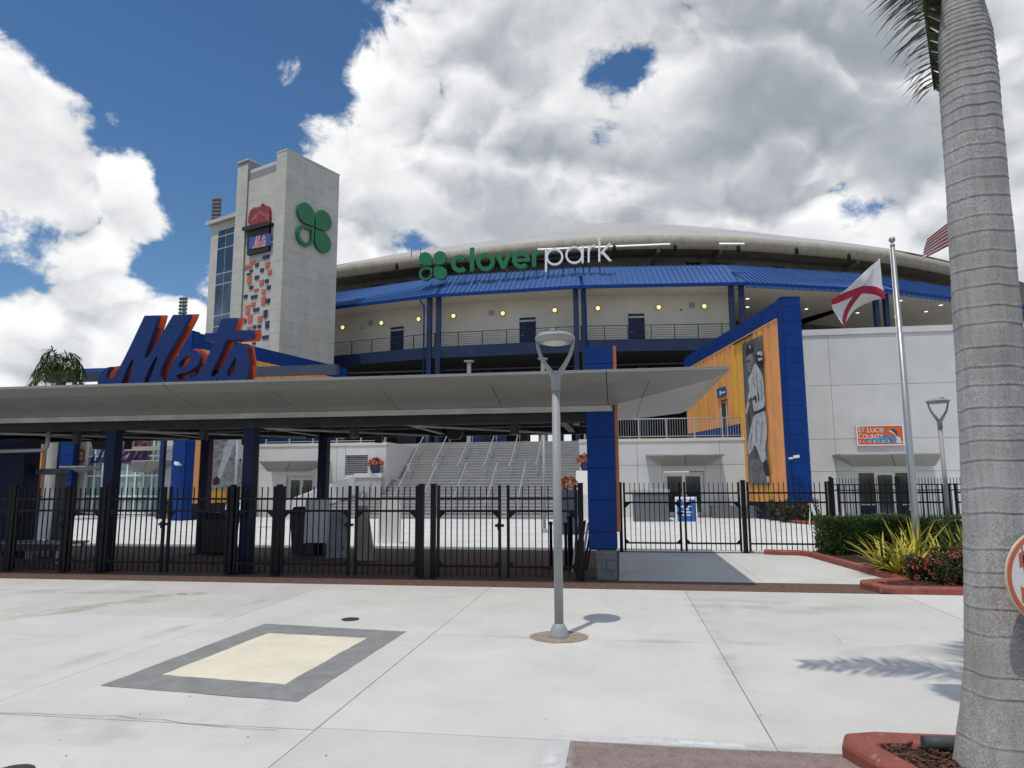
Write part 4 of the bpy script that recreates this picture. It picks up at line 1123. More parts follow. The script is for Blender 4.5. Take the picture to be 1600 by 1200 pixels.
for k, px in enumerate((600,638,677,716,757,797,838)):
    x = at_y(px, 720, 40.5).x
    if x < -13.0: continue
    handrail(x, 40.6, RZ*12, 44.6, 4.45, 'steel handrail on the upper stairs, '+['','leftmost of the upper row','second from the left','third from the left','fourth from the left','fifth from the left','nearest the silver lamp post'][k])
for k, px in enumerate((560,610,656,706,759,808)):
    x = at_y(px, 783, 36).x
    handrail(x, 36.2, .05, 39.4, RZ*12, 'steel handrail on the lower stairs, '+['leftmost beside the raked parapet','second from the left','third from the left','fourth from the left','fifth from the left','nearest the right parapet'][k])
def guard(x0, x1, Y, z, lab, cat='railing', pitch=1.45, bal=True):
    t = thing('guard_rail', lab, cat, (x0, Y, z), 'grey guard rails along the concourse edge')
    part('top_rail', MB().tube([(x0,Y,z+1.07),(x1,Y,z+1.07)], .03, 8), M['galv'], t)
    part('bottom_rail', MB().tube([(x0,Y,z+.12),(x1,Y,z+.12)], .02, 8), M['galv'], t)
    k = max(1, round((x1-x0)/pitch))
    for i in range(k+1):
        x = x0+(x1-x0)*i/k; ibox('post', M['galv'], t, x-.03, Y-.03, z, x+.03, Y+.03, z+1.06)
        ibox('fixing', M['galv'], t, x-.09, Y-.20, z-.12, x+.09, Y-.13, z+.02) if Y < 39 else None
    if bal:
        k = int((x1-x0)/.13)
        for i in range(1, k):
            x = x0+(x1-x0)*i/k; ibox('baluster', M['galv'], t, x-.008, Y-.008, z+.13, x+.008, Y+.008, z+1.05)
guard(-1.9, 6.9, WY+.2, 4.17, 'grey concourse guard rail right of the blue pillar by the orange siding', bal=True)
guard(-20.6, -13.3, WY+.2, 4.17, 'grey concourse guard rail left of the stairs above the louvre', bal=False)

# ------------------------------------------------------------------ fin walls
def fin(sgn, P0, lab, ztop):
    d = V((-.249*sgn, .9685, 0)); nrm = V((-.9685*sgn, -.249, 0))        # nrm: the face towards the stairs
    P0 = V((P0[0], P0[1], 0)); th = .78
    t = thing('fin_wall', lab, 'wall', P0)
    side = -nrm
    Lf = 13.5
    def topz(s): return ztop if s < .45 else ztop - (s-.45)*SL
    SL = .035 if sgn > 0 else 0.0
    outl = [P0, P0+d*Lf, P0+d*Lf+UP*topz(Lf), P0+d*.45+UP*ztop, P0+UP*ztop]
    g = MB(); g.prism([p-d*.0 for p in outl], side*(th+.03)); part('core', g, M['navy'], t)
    # cladding panels in courses: end face, return strip, capping
    H = .665; k = int(ztop/H)+1; endv = V((.9685*sgn, .10, 0)).normalized()
    tO = .55
    for i in range(k):
        z0, z1 = i*H, min((i+1)*H, ztop+.02)
        if z1-z0 < .1: continue
        iobox('panel', M['blue'], t, P0-d*.06+nrm*.04+UP*(z0+.006), endv*(th+.06), d*.055, UP*(z1-z0-.012))
        iobox('side_panel', M['blue'], t, P0+d*.002+nrm*.0+UP*(z0+.006), d*(tO-.006), nrm*.04-nrm*.0, UP*(min(z1, ztop)-z0-.012)) if z1 <= ztop+.03 else None
    iobox('coping', M['blue'], t, P0-d*.07+nrm*.05+UP*(ztop), endv*(th+.12), d*.55, UP*.05)
    ns = 7
    for j in range(2):
        dz = -.02-.43*j
        for i in range(ns):
            s0 = tO+(Lf-tO)*i/ns; s1 = tO+(Lf-tO)*(i+1)/ns
            g = MB(); g.prism([P0+d*(s0+.006)+UP*(topz(s0)+dz), P0+d*(s1-.006)+UP*(topz(s1)+dz), P0+d*(s1-.006)+UP*(topz(s1)+dz-.42), P0+d*(s0+.006)+UP*(topz(s0)+dz-.42)], nrm*.04); part('cap_panel', g, M['blue'], t)
    # ribbed siding
    tc_ = (WY-P0.y)/d.y
    pat = 'oOoOoyoOoyooOyoyooOoyooOOoyoOoyooyoO'
    s = tO; i = 0; wdt = .33
    door_s = (6.9, 7.7)
    while s < Lf-.1:
        c_ = pat[i % len(pat)]; mm = {'o': 'orange', 'O': 'orange2', 'y': 'yellow'}[c_]
        if s < 1.2: mm = 'orange2'
        s1 = s+wdt
        zt0, zt1 = topz(s)-.90, topz(s1)-.90
        zb = .85 if s < tc_ else 4.17+.75
        pr = .07 if i % 2 else .035
        if sgn > 0 and door_s[0]-.1 < s < door_s[1]: zb = 6.45
        g = MB(); g.prism([P0+d*(s+.004)+UP*zb, P0+d*(s1-.004)+UP*zb, P0+d*(s1-.004)+UP*zt1, P0+d*(s+.004)+UP*zt0], nrm*pr)
        part('siding_strip', g, M[mm], t)
        s = s1; i += 1
    # edge trim on the siding
    g = MB(); g.prism([P0+d*tO+UP*(topz(tO)-.91), P0+d*Lf+UP*(topz(Lf)-.91), P0+d*Lf+UP*(topz(Lf)-.85), P0+d*tO+UP*(topz(tO)-.85)], nrm*.09); part('trim', g, M['orange2'], t)
    # blue skirt at concourse level
    g = MB(); g.prism([P0+d*tc_+UP*4.17, P0+d*Lf+UP*4.17, P0+d*Lf+UP*4.9, P0+d*tc_+UP*4.9], nrm*.03); part('skirt', g, M['blue'], t)
    return t, P0, d, nrm
finR, PR, dR, nR = fin(1, (7.74, 33.6), 'blue tipped fin wall with orange siding and pitcher mural right of the stairs', 10.42)
finL, PL, dL, nL = fin(-1, (-22.45, 33.6), 'blue tipped fin wall with mural of pinstriped legs left of the stairs', 9.95)
# mural print on the right fin
def on_fin(px, py, P0, nrm, off): return at_plane(px, py, P0+nrm*off, nrm)
def print_poly(g, pts, Z, P0, nrm, off, m):
    q = [on_fin(*Z(*p), P0, nrm, off) for p in pts]; g.poly(q, m)
ZR = lambda zx, zy: (1060+zx/3.873, 480+zy/3.873)
mural = part('mural', MB().prism([on_fin(*ZR(*p), PR, nR, .085) for p in ((388,222),(505,170),(552,1078),(430,1072))], nR*.03), M['print_bg'], finR)
def mural_layers(par, layers, Z, P0, nrm, base):
    for k, (nm, m, polys) in enumerate(layers):
        g = MB()
        for j, p in enumerate(polys):
            p = chaikin([tuple(map(float, q)) for q in p], 2, 200) if len(p) > 4 else p
            print_poly(g, p, Z, P0, nrm, base+.003*(k+1)+.0004*j, m)
        part(nm, g, m, par)
LAY = [
 ('printed_field', M['print_bg2'], [[(424,930),(543,900),(551,1076),(431,1070)]]),
 ('printed_fence', grey_print('print pale line', .16), [[(452,900),(456,900),(462,1070),(457,1070)],[(486,905),(490,905),(497,1072),(492,1072)],[(448,225),(451,224),(455,300),(452,300)],[(478,205),(481,204),(486,262),(483,262)]]),
 ('printed_uniform', M['print_white'], [[(462,330),(490,372),(512,420),(518,500),(526,602),(490,620),(456,640),(446,560),(427,500),(421,440),(432,410),(446,385)],[(430,490),(418,560),(405,640),(413,652),(428,590),(442,540)],[(458,648),(490,636),(527,618),(536,720),(535,790),(522,850),(533,905),(512,948),(495,915),(478,860),(462,828),(448,862),(424,898),(417,850),(424,790),(440,720)]]),
 ('printed_skin', M['print_mid'], [[(411,284),(450,276),(453,310),(450,340),(436,398),(420,392),(411,340)],[(405,640),(412,655),(418,690),(406,690)]]),
 ('printed_dark', M['print_dark'], [[(406,262),(413,232),(436,212),(452,238),(453,276),(420,288),(407,300)],[(462,292),(474,264),(504,258),(514,300),(512,352),(492,374),(470,342)],[(456,636),(526,604),(528,622),(459,652)],[(510,948),(534,912),(551,1000),(549,1026),(530,1022),(514,985)],[(412,328),(430,320),(430,330),(413,338)]]),
 ('printed_fingers', M['print_white'], [[(474,272),(502,262),(512,288),(500,296),(490,286),(476,292)],[(478,310),(506,304),(508,318),(484,326)],[(428,232),(436,228),(437,250),(430,252)],[(532,1022),(549,1028),(551,1066),(538,1062)]]),
 ('printed_folds', M['print_mid'], [[(470,400),(474,400),(482,520),(477,520)],[(496,440),(500,440),(508,560),(503,560)],[(470,690),(474,690),(470,800),(465,800)],[(505,680),(509,680),(500,830),(495,830)],[(440,760),(444,760),(436,860),(431,862)],[(448,420),(452,418),(458,480),(454,482)]]),
]
mural_layers(mural, LAY, ZR, PR, nR, .115)
g = MB()
for p in ([(458,536),(464,536),(452,560),(446,560)],[(446,556),(474,548),(474,556),(447,564)],[(462,536),(469,534),(474,580),(467,582)],[(477,520),(484,518),(490,566),(483,568)],[(432,548),(441,544),(443,560),(434,566)],[(424,560),(430,556),(432,574),(426,580)]):
    print_poly(g, p, ZR, PR, nR, .140, None)
part('jersey_number', g, M['print_dark'], mural)
# flag banner bracket above the mural, concourse door and sign
a, b = on_fin(1146,538,PR,nR,.13), on_fin(1175,522,PR,nR,.13); part('bracket', MB().tube([a, b], .05, 8), M['charcoal'], finR)
s0, s1 = 6.9, 7.7
dr = part('door', MB().prism([PR+dR*s0+UP*4.17, PR+dR*(s1+.15)+UP*4.17, PR+dR*(s1+.15)+UP*6.4, PR+dR*s0+UP*6.4], nR*.01), M['rust'], finR)
part('door_leaf', MB().prism([PR+dR*(s0+.15)+UP*4.17, PR+dR*s1+UP*4.17, PR+dR*s1+UP*6.25, PR+dR*(s0+.15)+UP*6.25], nR*.03), M['charcoal'], dr)
part('door_frame', MB().prism([PR+dR*(s0+.08)+UP*4.17, PR+dR*(s0+.15)+UP*4.17, PR+dR*(s0+.15)+UP*6.3, PR+dR*(s0+.08)+UP*6.3], nR*.05).prism([PR+dR*s1+UP*4.17, PR+dR*(s1+.08)+UP*4.17, PR+dR*(s1+.08)+UP*6.3, PR+dR*s1+UP*6.3], nR*.05), M['alu'], dr)
q = [on_fin(*p, PR, nR, .10) for p in ((1121,608),(1134,604),(1135,618),(1122,622))]
t = thing('small_sign', 'small navy sign with white lettering above the orange siding door', 'sign', q[3])
part('board', MB().prism(q, nR*.05), M['posterblue'], t)
g = MB()
for p in ([(1124,611),(1126,610),(1126.6,617),(1124.6,617.6)],[(1127.5,612.4),(1132.5,611),(1132.7,613.6),(1127.7,615)]): g.poly([on_fin(*r_, PR, nR, .153) for r_ in p])
part('lettering', g, M['whitepaint'], t)
p = at_y(1236, 716, 33.55)
t = thing('security_camera', 'white security camera on the tip of the right blue fin wall', 'camera', p)
part('body', MB().obox(p+V((.02,-.42,-.02)), (.24,-.05,.03), (0,.12,0), (0,0,.13)), M['white'], t); part('bracket', MB().box(p.x-.12,33.1,p.z-.05,p.x-.03,33.52,p.z+.04), M['white'], t)
p = at_y(283, 726, 33.5)
t = thing('security_camera', 'white security camera on the tip of the left blue fin wall', 'camera', p)
part('body', MB().obox(p+V((-.12,-.42,0)), (.26,-.05,-.05), (0,.14,0), (0,0,.16)), M['white'], t); part('bracket', MB().box(p.x-.05,33.1,p.z-.05,p.x+.03,33.52,p.z+.04), M['white'], t)
# mural on the left fin
ZL = lambda zx, zy: (200+zx/5, 680+zy/5)
def lpos(s, z, off): return PL+dL*s+nL*off+UP*z
s_a = (on_fin(334, 720, PL, nL, .085)-PL).dot(dL); s_b = (on_fin(386, 720, PL, nL, .085)-PL).dot(dL)
mural2 = part('mural', MB().prism([lpos(s_a,1.55,.085), lpos(s_b,1.55,.085), lpos(s_b,8.2-.2*s_b,.085), lpos(s_a,8.2-.2*s_a,.085)], nL*.03), mat('print grandstand blur', (.30,.31,.32), .55, var=.4, scale=2.2, stretch=(1,1,2.5)), finL)
LAY2 = [
 ('printed_ground', grey_print('print dirt', .30, .25, 5), [[(668,230),(930,230),(930,402),(668,402)]]),
 ('printed_uniform', grey_print('print pinstripe trousers', .52, .1, 6), [[(755,70),(800,30),(850,-60),(900,-60),(900,40),(815,75),(808,140),(768,225),(728,335),(700,345),(698,310),(716,250),(742,150)],[(838,60),(892,30),(925,120),(930,215),(915,232),(880,212),(846,165)],[(760,-300),(900,-320),(915,-60),(850,-60),(790,-60)]]),
 ('printed_stripes', grey_print('print stripe', .16), [[(790+12*k-.45*(j),60+j*28),(793+12*k-.45*j,60+j*28),(788-14*(j+1)*.6+12*k,88+j*28),(785-14*(j+1)*.6+12*k,88+j*28)] for k in range(-2,2) for j in range(1)] ),
 ('printed_shoe', M['print_dark'], [[(662,352),(690,316),(720,342),(712,386),(664,394)],[(875,180),(890,190),(885,205),(868,200)]]),
]
mural_layers(mural2, LAY2, ZL, PL, nL, .115)
# ------------------------------------------------------------------ right hand wall with the county entrance
cb = thing('county_wing', 'plain pale precast wing with a small entrance under a metal wedge canopy', 'building', (13.5, 39, 0))
wall_panels(cb, 8.7, 27, 39.0, [0,2.35,4.05,6.9,9.62], [11.2,15.0,18.8,22.6], holes=[(12.2,14.75,0,2.35)])
ibox('coping', M['wall'], cb, 8.7, 38.93, 9.625, 27, 39.5, 9.95)
g = MB(); g.box(8.7,39.46,0,27,39.6,9.1); part('inner_wall', g, M['wall'], cb)
fr = part('window_frame', MB().box(12.2,39.12,2.26,14.75,39.2,2.34).box(12.2,39.12,0,12.28,39.2,2.26).box(14.67,39.12,0,14.75,39.2,2.26).box(13.05,39.12,0,13.12,39.2,2.26).box(14.0,39.12,0,14.07,39.2,2.26).box(12.28,39.12,.6,13.05,39.2,.66).box(14.07,39.12,.6,14.67,39.2,.66), M['alu'], cb)
for a, b, z0 in ((12.28,13.05,.66),(14.07,14.67,.66)): part('pane', MB().box(a,39.15,z0,b,39.17,2.26), M['darkglass'], fr)
for a, b in ((12.28,13.05),(14.07,14.67)): part('kick_panel', MB().box(a,39.14,0,b,39.18,.6), M['navy'], fr)
dr = part('door', MB().box(13.12,39.13,0,13.2,39.18,2.26).box(13.92,39.13,0,14.0,39.18,2.26).box(13.2,39.13,2.15,13.92,39.18,2.26).box(13.2,39.13,0,13.92,39.18,.2), M['alu'], cb)
part('pane', MB().box(13.2,39.15,.2,13.92,39.17,2.15), M['darkglass'], dr); part('handle', MB().box(13.84,39.05,.9,13.87,39.1,1.3), M['steel'], dr)
wedge_canopy(cb, 1313, 1473, 711, 1333, 1456, 729, 39.0)
# county sign
q = [at_y(x, y, 38.93) for x, y in ((1337,665),(1410.5,665.5),(1412.5,695.5),(1339.5,695))]
sx0, sx1, sz0, sz1 = q[0].x, q[1].x, q[2].z, q[0].z
cs = thing('county_sign', 'orange sign reading St. Lucie County Florida with a blue leaping wave emblem', 'sign', ((sx0+sx1)/2, 38.9, sz0))
part('panel', MB().box(sx0, 38.90, sz0, sx1, 38.96, sz1), M['signorange'], cs)
g = MB(); w = .05
g.box(sx0-.01,38.885,sz1-w,sx1+.01,38.899,sz1+.01); g.box(sx0-.01,38.885,sz0-.01,sx1+.01,38.899,sz0+w); g.box(sx0-.01,38.885,sz0+w,sx0+w,38.899,sz1-w); g.box(sx1-w,38.885,sz0+w,sx1+.01,38.899,sz1-w)
part('border', g, M['whitepaint'], cs)
SX = lambda zx, zy: (1320+zx/14.545, 640+zy/14.545)
def spoly(nm, pts, m, off):
    g = MB(); pts = chaikin([tuple(map(float,p)) for p in pts], 2, 70)
    g.poly([at_y(*SX(*p), 38.9-off) for p in pts]); part(nm, g, m, cs)
spoly('wave', [(420,690),(700,640),(870,600),(930,570),(1010,600),(1180,640),(1260,640),(1270,690),(1180,740),(900,770),(700,730),(520,720)], M['signblue'], .003)
spoly('wave_crest', [(1000,480),(1060,450),(1120,440),(1180,480),(1205,560),(1200,620),(1150,550),(1090,490)], M['signnavy'], .004)
spoly('spray', [(980,480),(1050,470),(1110,520),(1180,610),(1270,640),(1260,690),(1330,750),(1240,770),(1150,740),(1190,690),(1160,600),(1080,520)], M['signpale'], .005)
def sign_text(nm, txt, x0z, y0z, hz, wz, sp=1.0, bold=.004):
    p = at_y(*SX(x0z, y0z), 38.886); r_ = at_y(*SX(x0z, y0z-hz), 38.886); e = at_y(*SX(x0z+wz, y0z), 38.886)
    h = (r_.z-p.z)
    me = text_mesh(nm, txt, 1.0, .02, sp, .0)
    xs = [v.co.x for v in me.vertices]; ys = [v.co.y for v in me.vertices]
    me.transform(Matrix.Translation((-min(xs), -min(ys), 0)))
    me.transform(Matrix.Diagonal(((e.x-p.x)/(max(xs)-min(xs)), h/(max(ys)-min(ys)), .4, 1)))
    return mesh_part('lettering', me, M['whitepaint'], cs, Matrix.Translation((p.x, 38.893, p.z)) @ WXZ)
for args in (('s1','S',305,515,125,60),('s2','T.',378,515,105,95),('s3','L',515,520,125,60),('s4','UCIE',590,520,100,305),('s5','C',318,668,125,75),('s6','OUNTY',405,668,105,480),('s7','FLORIDA',335,765,60,700,1.9)):
    sign_text(args[0], args[1], args[2], args[3], args[4], args[5], args[6] if len(args) > 6 else 1.0)

# ------------------------------------------------------------------ emblem tower
TC = at_depth(441, 420, 52); TC = V((TC.x, TC.y, 0))
az = math.radians(31.8)-CAM_Y
tR = V((math.sin(az), math.cos(az), 0)); tL = V((-tR.y, tR.x, 0))      # along the right face, along the left face
nRf = V((tR.y, -tR.x, 0)); nLf = V((-tL.y, tL.x, 0)) 
if nLf.dot(TC) > 0: nLf = -nLf
tower = thing('emblem_tower', 'tall pale tower with green clover emblem and apple in a hat on its sides', 'tower', TC)
def tw_r(px, py, off=0): p = at_plane(px, py, TC+nRf*off, nRf); return (p-TC).dot(tR), p.z
def tw_l(px, py, off=0): p = at_plane(px, py, TC+nLf*off, nLf); return (p-TC).dot(tL), p.z
ZTOP = tw_r(447, 231)[1]; WR = tw_r(526, 420)[0]
WL1 = tw_l(429, 330)[0]; WL2 = tw_l(384, 330)[0]; WL3 = tw_l(368, 330)[0]
ZL_ = tw_l(376, 252)[1]; ZM = tw_l(405, 263)[1]
g = MB()
g.prism([TC+(tR*.06)+(tL*.06), TC+tR*(WR-.02)+tL*.06, TC+tR*(WR-.02)+tL*WL1, TC+tR*.06+tL*WL1], UP*(ZTOP-.1))
g.prism([TC+tR*.22+tL*WL1, TC+tR*(WR-.1)+tL*WL1, TC+tR*(WR-.1)+tL*WL2, TC+tR*.22+tL*WL2], UP*ZM)
g.prism([TC+tR*.06+tL*WL2, TC+tR*(WR-.1)+tL*WL2, TC+tR*(WR-.1)+tL*(WL3-.03), TC+tR*.06+tL*(WL3-.03)], UP*(ZL_-.1))
part('core', g, M['joint'], tower)
CH = .92; n_c = int(ZTOP/CH)+1
for i in range(n_c):
    z0, z1 = i*CH, min((i+1)*CH, ZTOP-.12)
    if z1 < 7 or z1-z0 < .05: continue
    gp = .006
    c_ = [0, WR*(.35+.3*(i % 2)), WR]
    for a, b in zip(c_[:-1], c_[1:]): iobox('wall_panel', M['towerwall'], tower, TC+tR*(a+gp)+UP*(z0+gp), tR*(b-a-2*gp), tL*.055, UP*(z1-z0-2*gp))
    iobox('wall_panel', M['towerwall'], tower, TC+tL*(gp+.05)+UP*(z0+gp), tR*.055, tL*(WL1-gp-.05), UP*(z1-z0-2*gp))
    if z1 < ZM: iobox('wall_panel', M['towerwall'], tower, TC+tR*.16+tL*(WL1+gp)+UP*(z0+gp), tR*.05, tL*(WL2-WL1-2*gp), UP*(z1-z0-2*gp))
    iobox('wall_panel', M['towerwall'], tower, TC+tR*.06+tL*(WL1-.05)+UP*(z0+gp), tR*.15, tL*.06, UP*(z1-z0-2*gp))
    if z1 < ZL_:
        iobox('wall_panel', M['towerwall'], tower, TC+tL*(WL2+gp)+UP*(z0+gp), tR*.055, tL*(WL3-WL2-2*gp), UP*(z1-z0-2*gp))
iobox('coping', M['towerwall'], tower, TC-tR*.03-tL*.03+UP*(ZTOP-.12), tR*(WR+.05), tL*(WL1+.05), UP*.12)
iobox('coping', M['towerwall'], tower, TC-tR*.03+tL*(WL2-.03)+UP*(ZL_-.12), tR*(WR), tL*(WL3-WL2+.05), UP*.12)
iobox('parapet', M['alu'], tower, TC+tR*.24+tL*WL1+UP*ZM, tR*.08, tL*(WL2-WL1), UP*.28)
# glazed stair bay on the far side of the left pillar
WL4 = tw_l(327, 420, -.7)[0]; ZS = tw_l(350, 347, -.7)[1]
g = MB(); q0 = TC+tR*.7+tL*(WL3+.002)
g.prism([q0, q0+tR*4, q0+tR*4+tL*(WL4-WL3), q0+tL*(WL4-WL3)], UP*ZS); bay = part('stair_bay', g, M['towerwall'], tower)
iobox('bay_cornice', M['towerwall'], tower, q0-tR*.35+tL*(.002)+UP*(ZS+.002), tR*4.4, tL*(WL4-WL3+.35), UP*.32)
wa, wb = tw_l(366, 400, -.7)[0], tw_l(339, 400, -.7)[0]
zt = tw_l(352, 358, -.7)[1]; zb = 9.0
o = q0-tR*.03+tL*(wa-WL3); ww = wb-wa
win = iobox('window', M['alu'], bay, o+UP*zb-tR*.0, tR*.028, tL*ww, UP*(zt-zb))
zz = [zt]; stp = [.55,1.05,2.15,.9,2.6,.9,2.6,.9,2.6]
for s_ in stp: zz.append(zz[-1]-s_)
for a, b in zip(zz[1:], zz[:-1]):
    for u0, u1 in ((.06,.5),(.53,.96)):
        if a < zb: continue
        iobox('pane', M['blueglass'], win, o+tL*(ww*u0)+UP*(a+.05)-tR*.02, tR*.019, tL*(ww*(u1-u0)), UP*(b-a-.1))
# emblems: green clover on the right face
def place_r(s, z, off): return TC+tR*s+UP*z+nRf*off
cl = thing('clover_emblem', 'big green four leaf clover emblem with one hollow leaf on the tower', 'emblem', place_r(WR*.5, tw_r(488,357)[1], .2))
def petal(cx, cz, r, qx, qz, hollow=0.0):
    """Round leaf with one pointed corner towards (qx,qz)."""
    pts = []
    a0 = math.atan2(qz-cz, qx-cx)
    for k in range(33):
        a = a0+math.radians(45)+math.radians(270)*k/32
        pts.append((cx+r*math.cos(a), cz+r*math.sin(a)))
    pts.append((qx, qz))
    return pts
s0, zc = tw_r(488, 357); 
leafs = {}
for nm, (ax, ay, bx, by, qx, qy) in dict(tl=(458,328,534,438,534,441),tr=(542,365,616,462,541,455),bl=(453,437,532,537,530,453),br=(540,461,613,567,542,464)).items():
    Zc = lambda x, y: tw_r(300+x/2.857, 200+y/2.857)
    c0 = Zc((ax+bx)/2, (ay+by)/2); rx = abs(Zc(bx,(ay+by)/2)[0]-Zc(ax,(ay+by)/2)[0])/2; rz = abs(Zc((ax+bx)/2,ay)[1]-Zc((ax+bx)/2,by)[1])/2
    r_ = (rx+rz)/2*.93
    dx = -1 if nm[1] == 'l' else 1; dz = 1 if nm[0] == 't' else -1
    leafs[nm] = (c0, r_, dx, dz)
r_ = sum(v[1] for v in leafs.values())/4
cxm = s0+.02; czm = zc
for nm, (c0, _, dx, dz) in leafs.items():
    ccx, ccz = cxm+dx*(r_+.07), czm+dz*(r_+.07)
    pts = petal(ccx, ccz, r_, cxm+dx*.07, czm+dz*.07)
    sp = [pts]
    if nm == 'bl': sp.append([(ccx+(x-ccx)*.70+.02, ccz+(z-ccz)*.70+.02) for x, z in pts])
    me = curve_mesh('leaf_'+nm, sp, .22); two_tone(me)
    w = Matrix(((tR.x,0,nRf.x,TC.x),(tR.y,0,nRf.y,TC.y),(0,1,0,0),(0,0,0,1)))
    mesh_part('leaf', me, [M['greensign'], M['greenside']], cl, w @ Matrix.Translation((0,0,.06)), 'hollow leaf' if nm == 'bl' else None)
# emblem: red apple in a black hat, on the recessed left face
RECO = -.16
def lp(px, py, off=0.0):
    p = at_plane(px, py, TC+nLf*(RECO+off), nLf); return p
ZA = lambda x, y: (380+x/10, 300+y/10)
ap = thing('apple_hat_emblem', 'red apple with skyline rising from a black hat with blue band on the tower', 'emblem', lp(405, 398))
def lay(nm, pts, m, d0, d1, rnd=200):
    pts = chaikin([tuple(map(float,p)) for p in pts], 2, rnd)
    q = [lp(*ZA(*p), d0) for p in pts]
    return part(nm, MB().prism(q, nLf*(d1-d0)), m, ap)
lay('apple', [(110,540),(110,420),(140,310),(180,268),(240,275),(280,240),(350,222),(420,228),(445,290),(447,380),(440,540)], M['applered'], .01, .22)
lay('stem', [(285,238),(320,188),(340,200),(318,228),(300,240)], M['hatblack'], .05, .18, 40)
lay('leaf', [(165,258),(200,246),(250,250),(280,238),(240,268),(190,272)], M['leafgreen'], .05, .20)
g = MB(); sk = [(130,440),(150,395),(160,440),(182,350),(195,420),(215,350),(235,350),(252,280),(262,345),(290,305),(312,370),(345,335),(350,410),(368,420),(375,350),(388,350),(388,455),(398,465)]
for a, b in zip(sk[:-1], sk[1:]):
    p, q = lp(*ZA(*a), .225), lp(*ZA(*b), .225); dd = (q-p).normalized(); pn = dd.cross(nLf)*.035; g.add([p-pn,q-pn,q+pn,p+pn], [(0,1,2,3),(3,2,1,0)])
part('skyline', g, mat('pink skyline line', (.72,.45,.45), .6), ap)
lay('brim', [(42,585),(90,560),(440,482),(485,485),(485,520),(450,545),(100,635),(52,632)], M['hatblack'], .01, .42)
lay('hat', [(105,620),(440,555),(428,925),(96,1000)], M['hatblack'], .0, .24, 40)
lay('band', [(102,715),(436,648),(432,832),(98,895)], M['posterblue'], .24, .27, 40)
# tiny script on the band
bx = lambda p: (145+(p[0]-70)/1400*215, 700+(p[1]-120)/640*190-(p[0]-70)/1400*40)
for ch, loops in METS.items():
    sp = []
    for l in loops:
        pts = [bx((x, min(y,745))) for x, y in chaikin([tuple(map(float,p)) for p in l])]
        pp = [lp(*ZA(*p), .272) for p in pts]; sp.append([((q-TC).dot(tL), q.z) for q in pp])
    me = curve_mesh('band_letter', sp, .02)
    w = Matrix(((tL.x,0,nLf.x,TC.x),(tL.y,0,nLf.y,TC.y),(0,1,0,0),(0,0,0,1)))
    mesh_part('band_letter', me, mat('pink script', (.78,.32,.27), .5), ap, w @ Matrix.Translation((0,0,RECO+.275)))
# scattered blocks below the hat
blocks = thing('block_relief', 'scatter of coral and navy rectangular blocks down the tower recess', 'wall art', lp(405, 530))
BLK = [(332,580,28,14,'n'),(271,600,18,10,'c'),(253,622,32,14,'c'),(291,613,15,15,'n'),(338,612,18,24,'c'),(266,640,14,8,'n'),(314,637,15,15,'n'),(348,645,18,17,'c'),(255,655,16,8,'n'),(257,680,17,34,'c'),(291,670,18,15,'n'),(335,685,16,15,'n'),(312,691,17,22,'c'),
 (265,714,16,14,'n'),(344,713,16,15,'n'),(288,725,18,9,'c'),(321,733,17,18,'c'),(241,754,15,14,'n'),(279,757,27,14,'n'),(320,773,18,34,'c'),(341,774,16,20,'n'),(275,788,18,17,'c'),(250,812,18,36,'c'),(288,814,26,14,'n'),(329,832,16,33,'n'),(260,853,19,32,'c'),(305,854,18,24,'c'),(237,863,14,14,'n'),
 (337,880,16,32,'n'),(280,890,15,14,'n'),(302,888,15,14,'n'),(257,895,17,8,'c'),(290,915,26,14,'c'),(300,925,22,14,'c'),(329,937,28,14,'n'),(278,963,14,10,'n')]
for x, y, w_, h_, c_ in BLK:
    p = lp(300+(x-w_/2)/2.857, 200+(y+h_/2)/2.857, .0); q = lp(300+(x+w_/2)/2.857, 200+(y+h_/2)/2.857, .0); r2 = lp(300+(x-w_/2)/2.857, 200+(y-h_/2)/2.857)
    dd = (q-p).dot(tL); iobox('block', M['coral'] if c_ == 'c' else M['navyblock'], blocks, p+nLf*.002, tL*dd, UP*(r2.z-p.z), nLf*.07)

# ------------------------------------------------------------------ wordmark sign on the awning
YW = 53.6
wm = thing('wordmark_sign', 'green and white ballpark wordmark with clover leaves standing on the blue awning', 'sign', at_y(805, 425, YW))
CZ = lambda x, y: (640+x/4.848, 360+y/4.848)
SHEAR = 0.0
def wpt(x, y): q = at_y(*CZ(x, y), YW); return (q.x, q.z)
def stroke_loop(pts, w):
    """Outline of a constant-width stroke along pts (sign-drawing units)."""
    L_, R_ = [], []
    n = len(pts)
    for i, p in enumerate(pts):
        a = V(pts[max(i-1,0)]); b = V(pts[min(i+1,n-1)]); t = (b-a).normalized(); nn = V((-t.y, t.x))
        L_.append(tuple(V(p)+nn*(w/2))); R_.append(tuple(V(p)-nn*(w/2)))
    return L_+R_[::-1]
def arc(cx, cy, r, a0, a1, n=36, ry=None):
    return [(cx+r*math.cos(math.radians(a0+(a1-a0)*k/n)), cy-(ry or r)*math.sin(math.radians(a0+(a1-a0)*k/n))) for k in range(n+1)]
def letter(name, strokes, mats, depth=.30, label=None):
    lt = None
    for k, sp in enumerate(strokes):
        sp = [[wpt(*p) for p in l] for l in sp]
        me = curve_mesh('wordmark_'+name, sp, depth); two_tone(me)
        o = mesh_part('letter' if lt is None else 'stroke', me, mats, wm if lt is None else lt, Matrix.Translation((0, YW+depth+.004*k, 0)) @ WXZ, label if lt is None else None)
        lt = lt or o
    p0 = V(wpt(*strokes[0][0][0])); 
GM = [M['greensign'], M['greenside']]; WMt = [M['whitepaint'], M['alu']]
def ringl(cx, cy, r, w): return [arc(cx,cy,r+w/2,0,354,44), arc(cx,cy,r-w/2,0,354,44)]
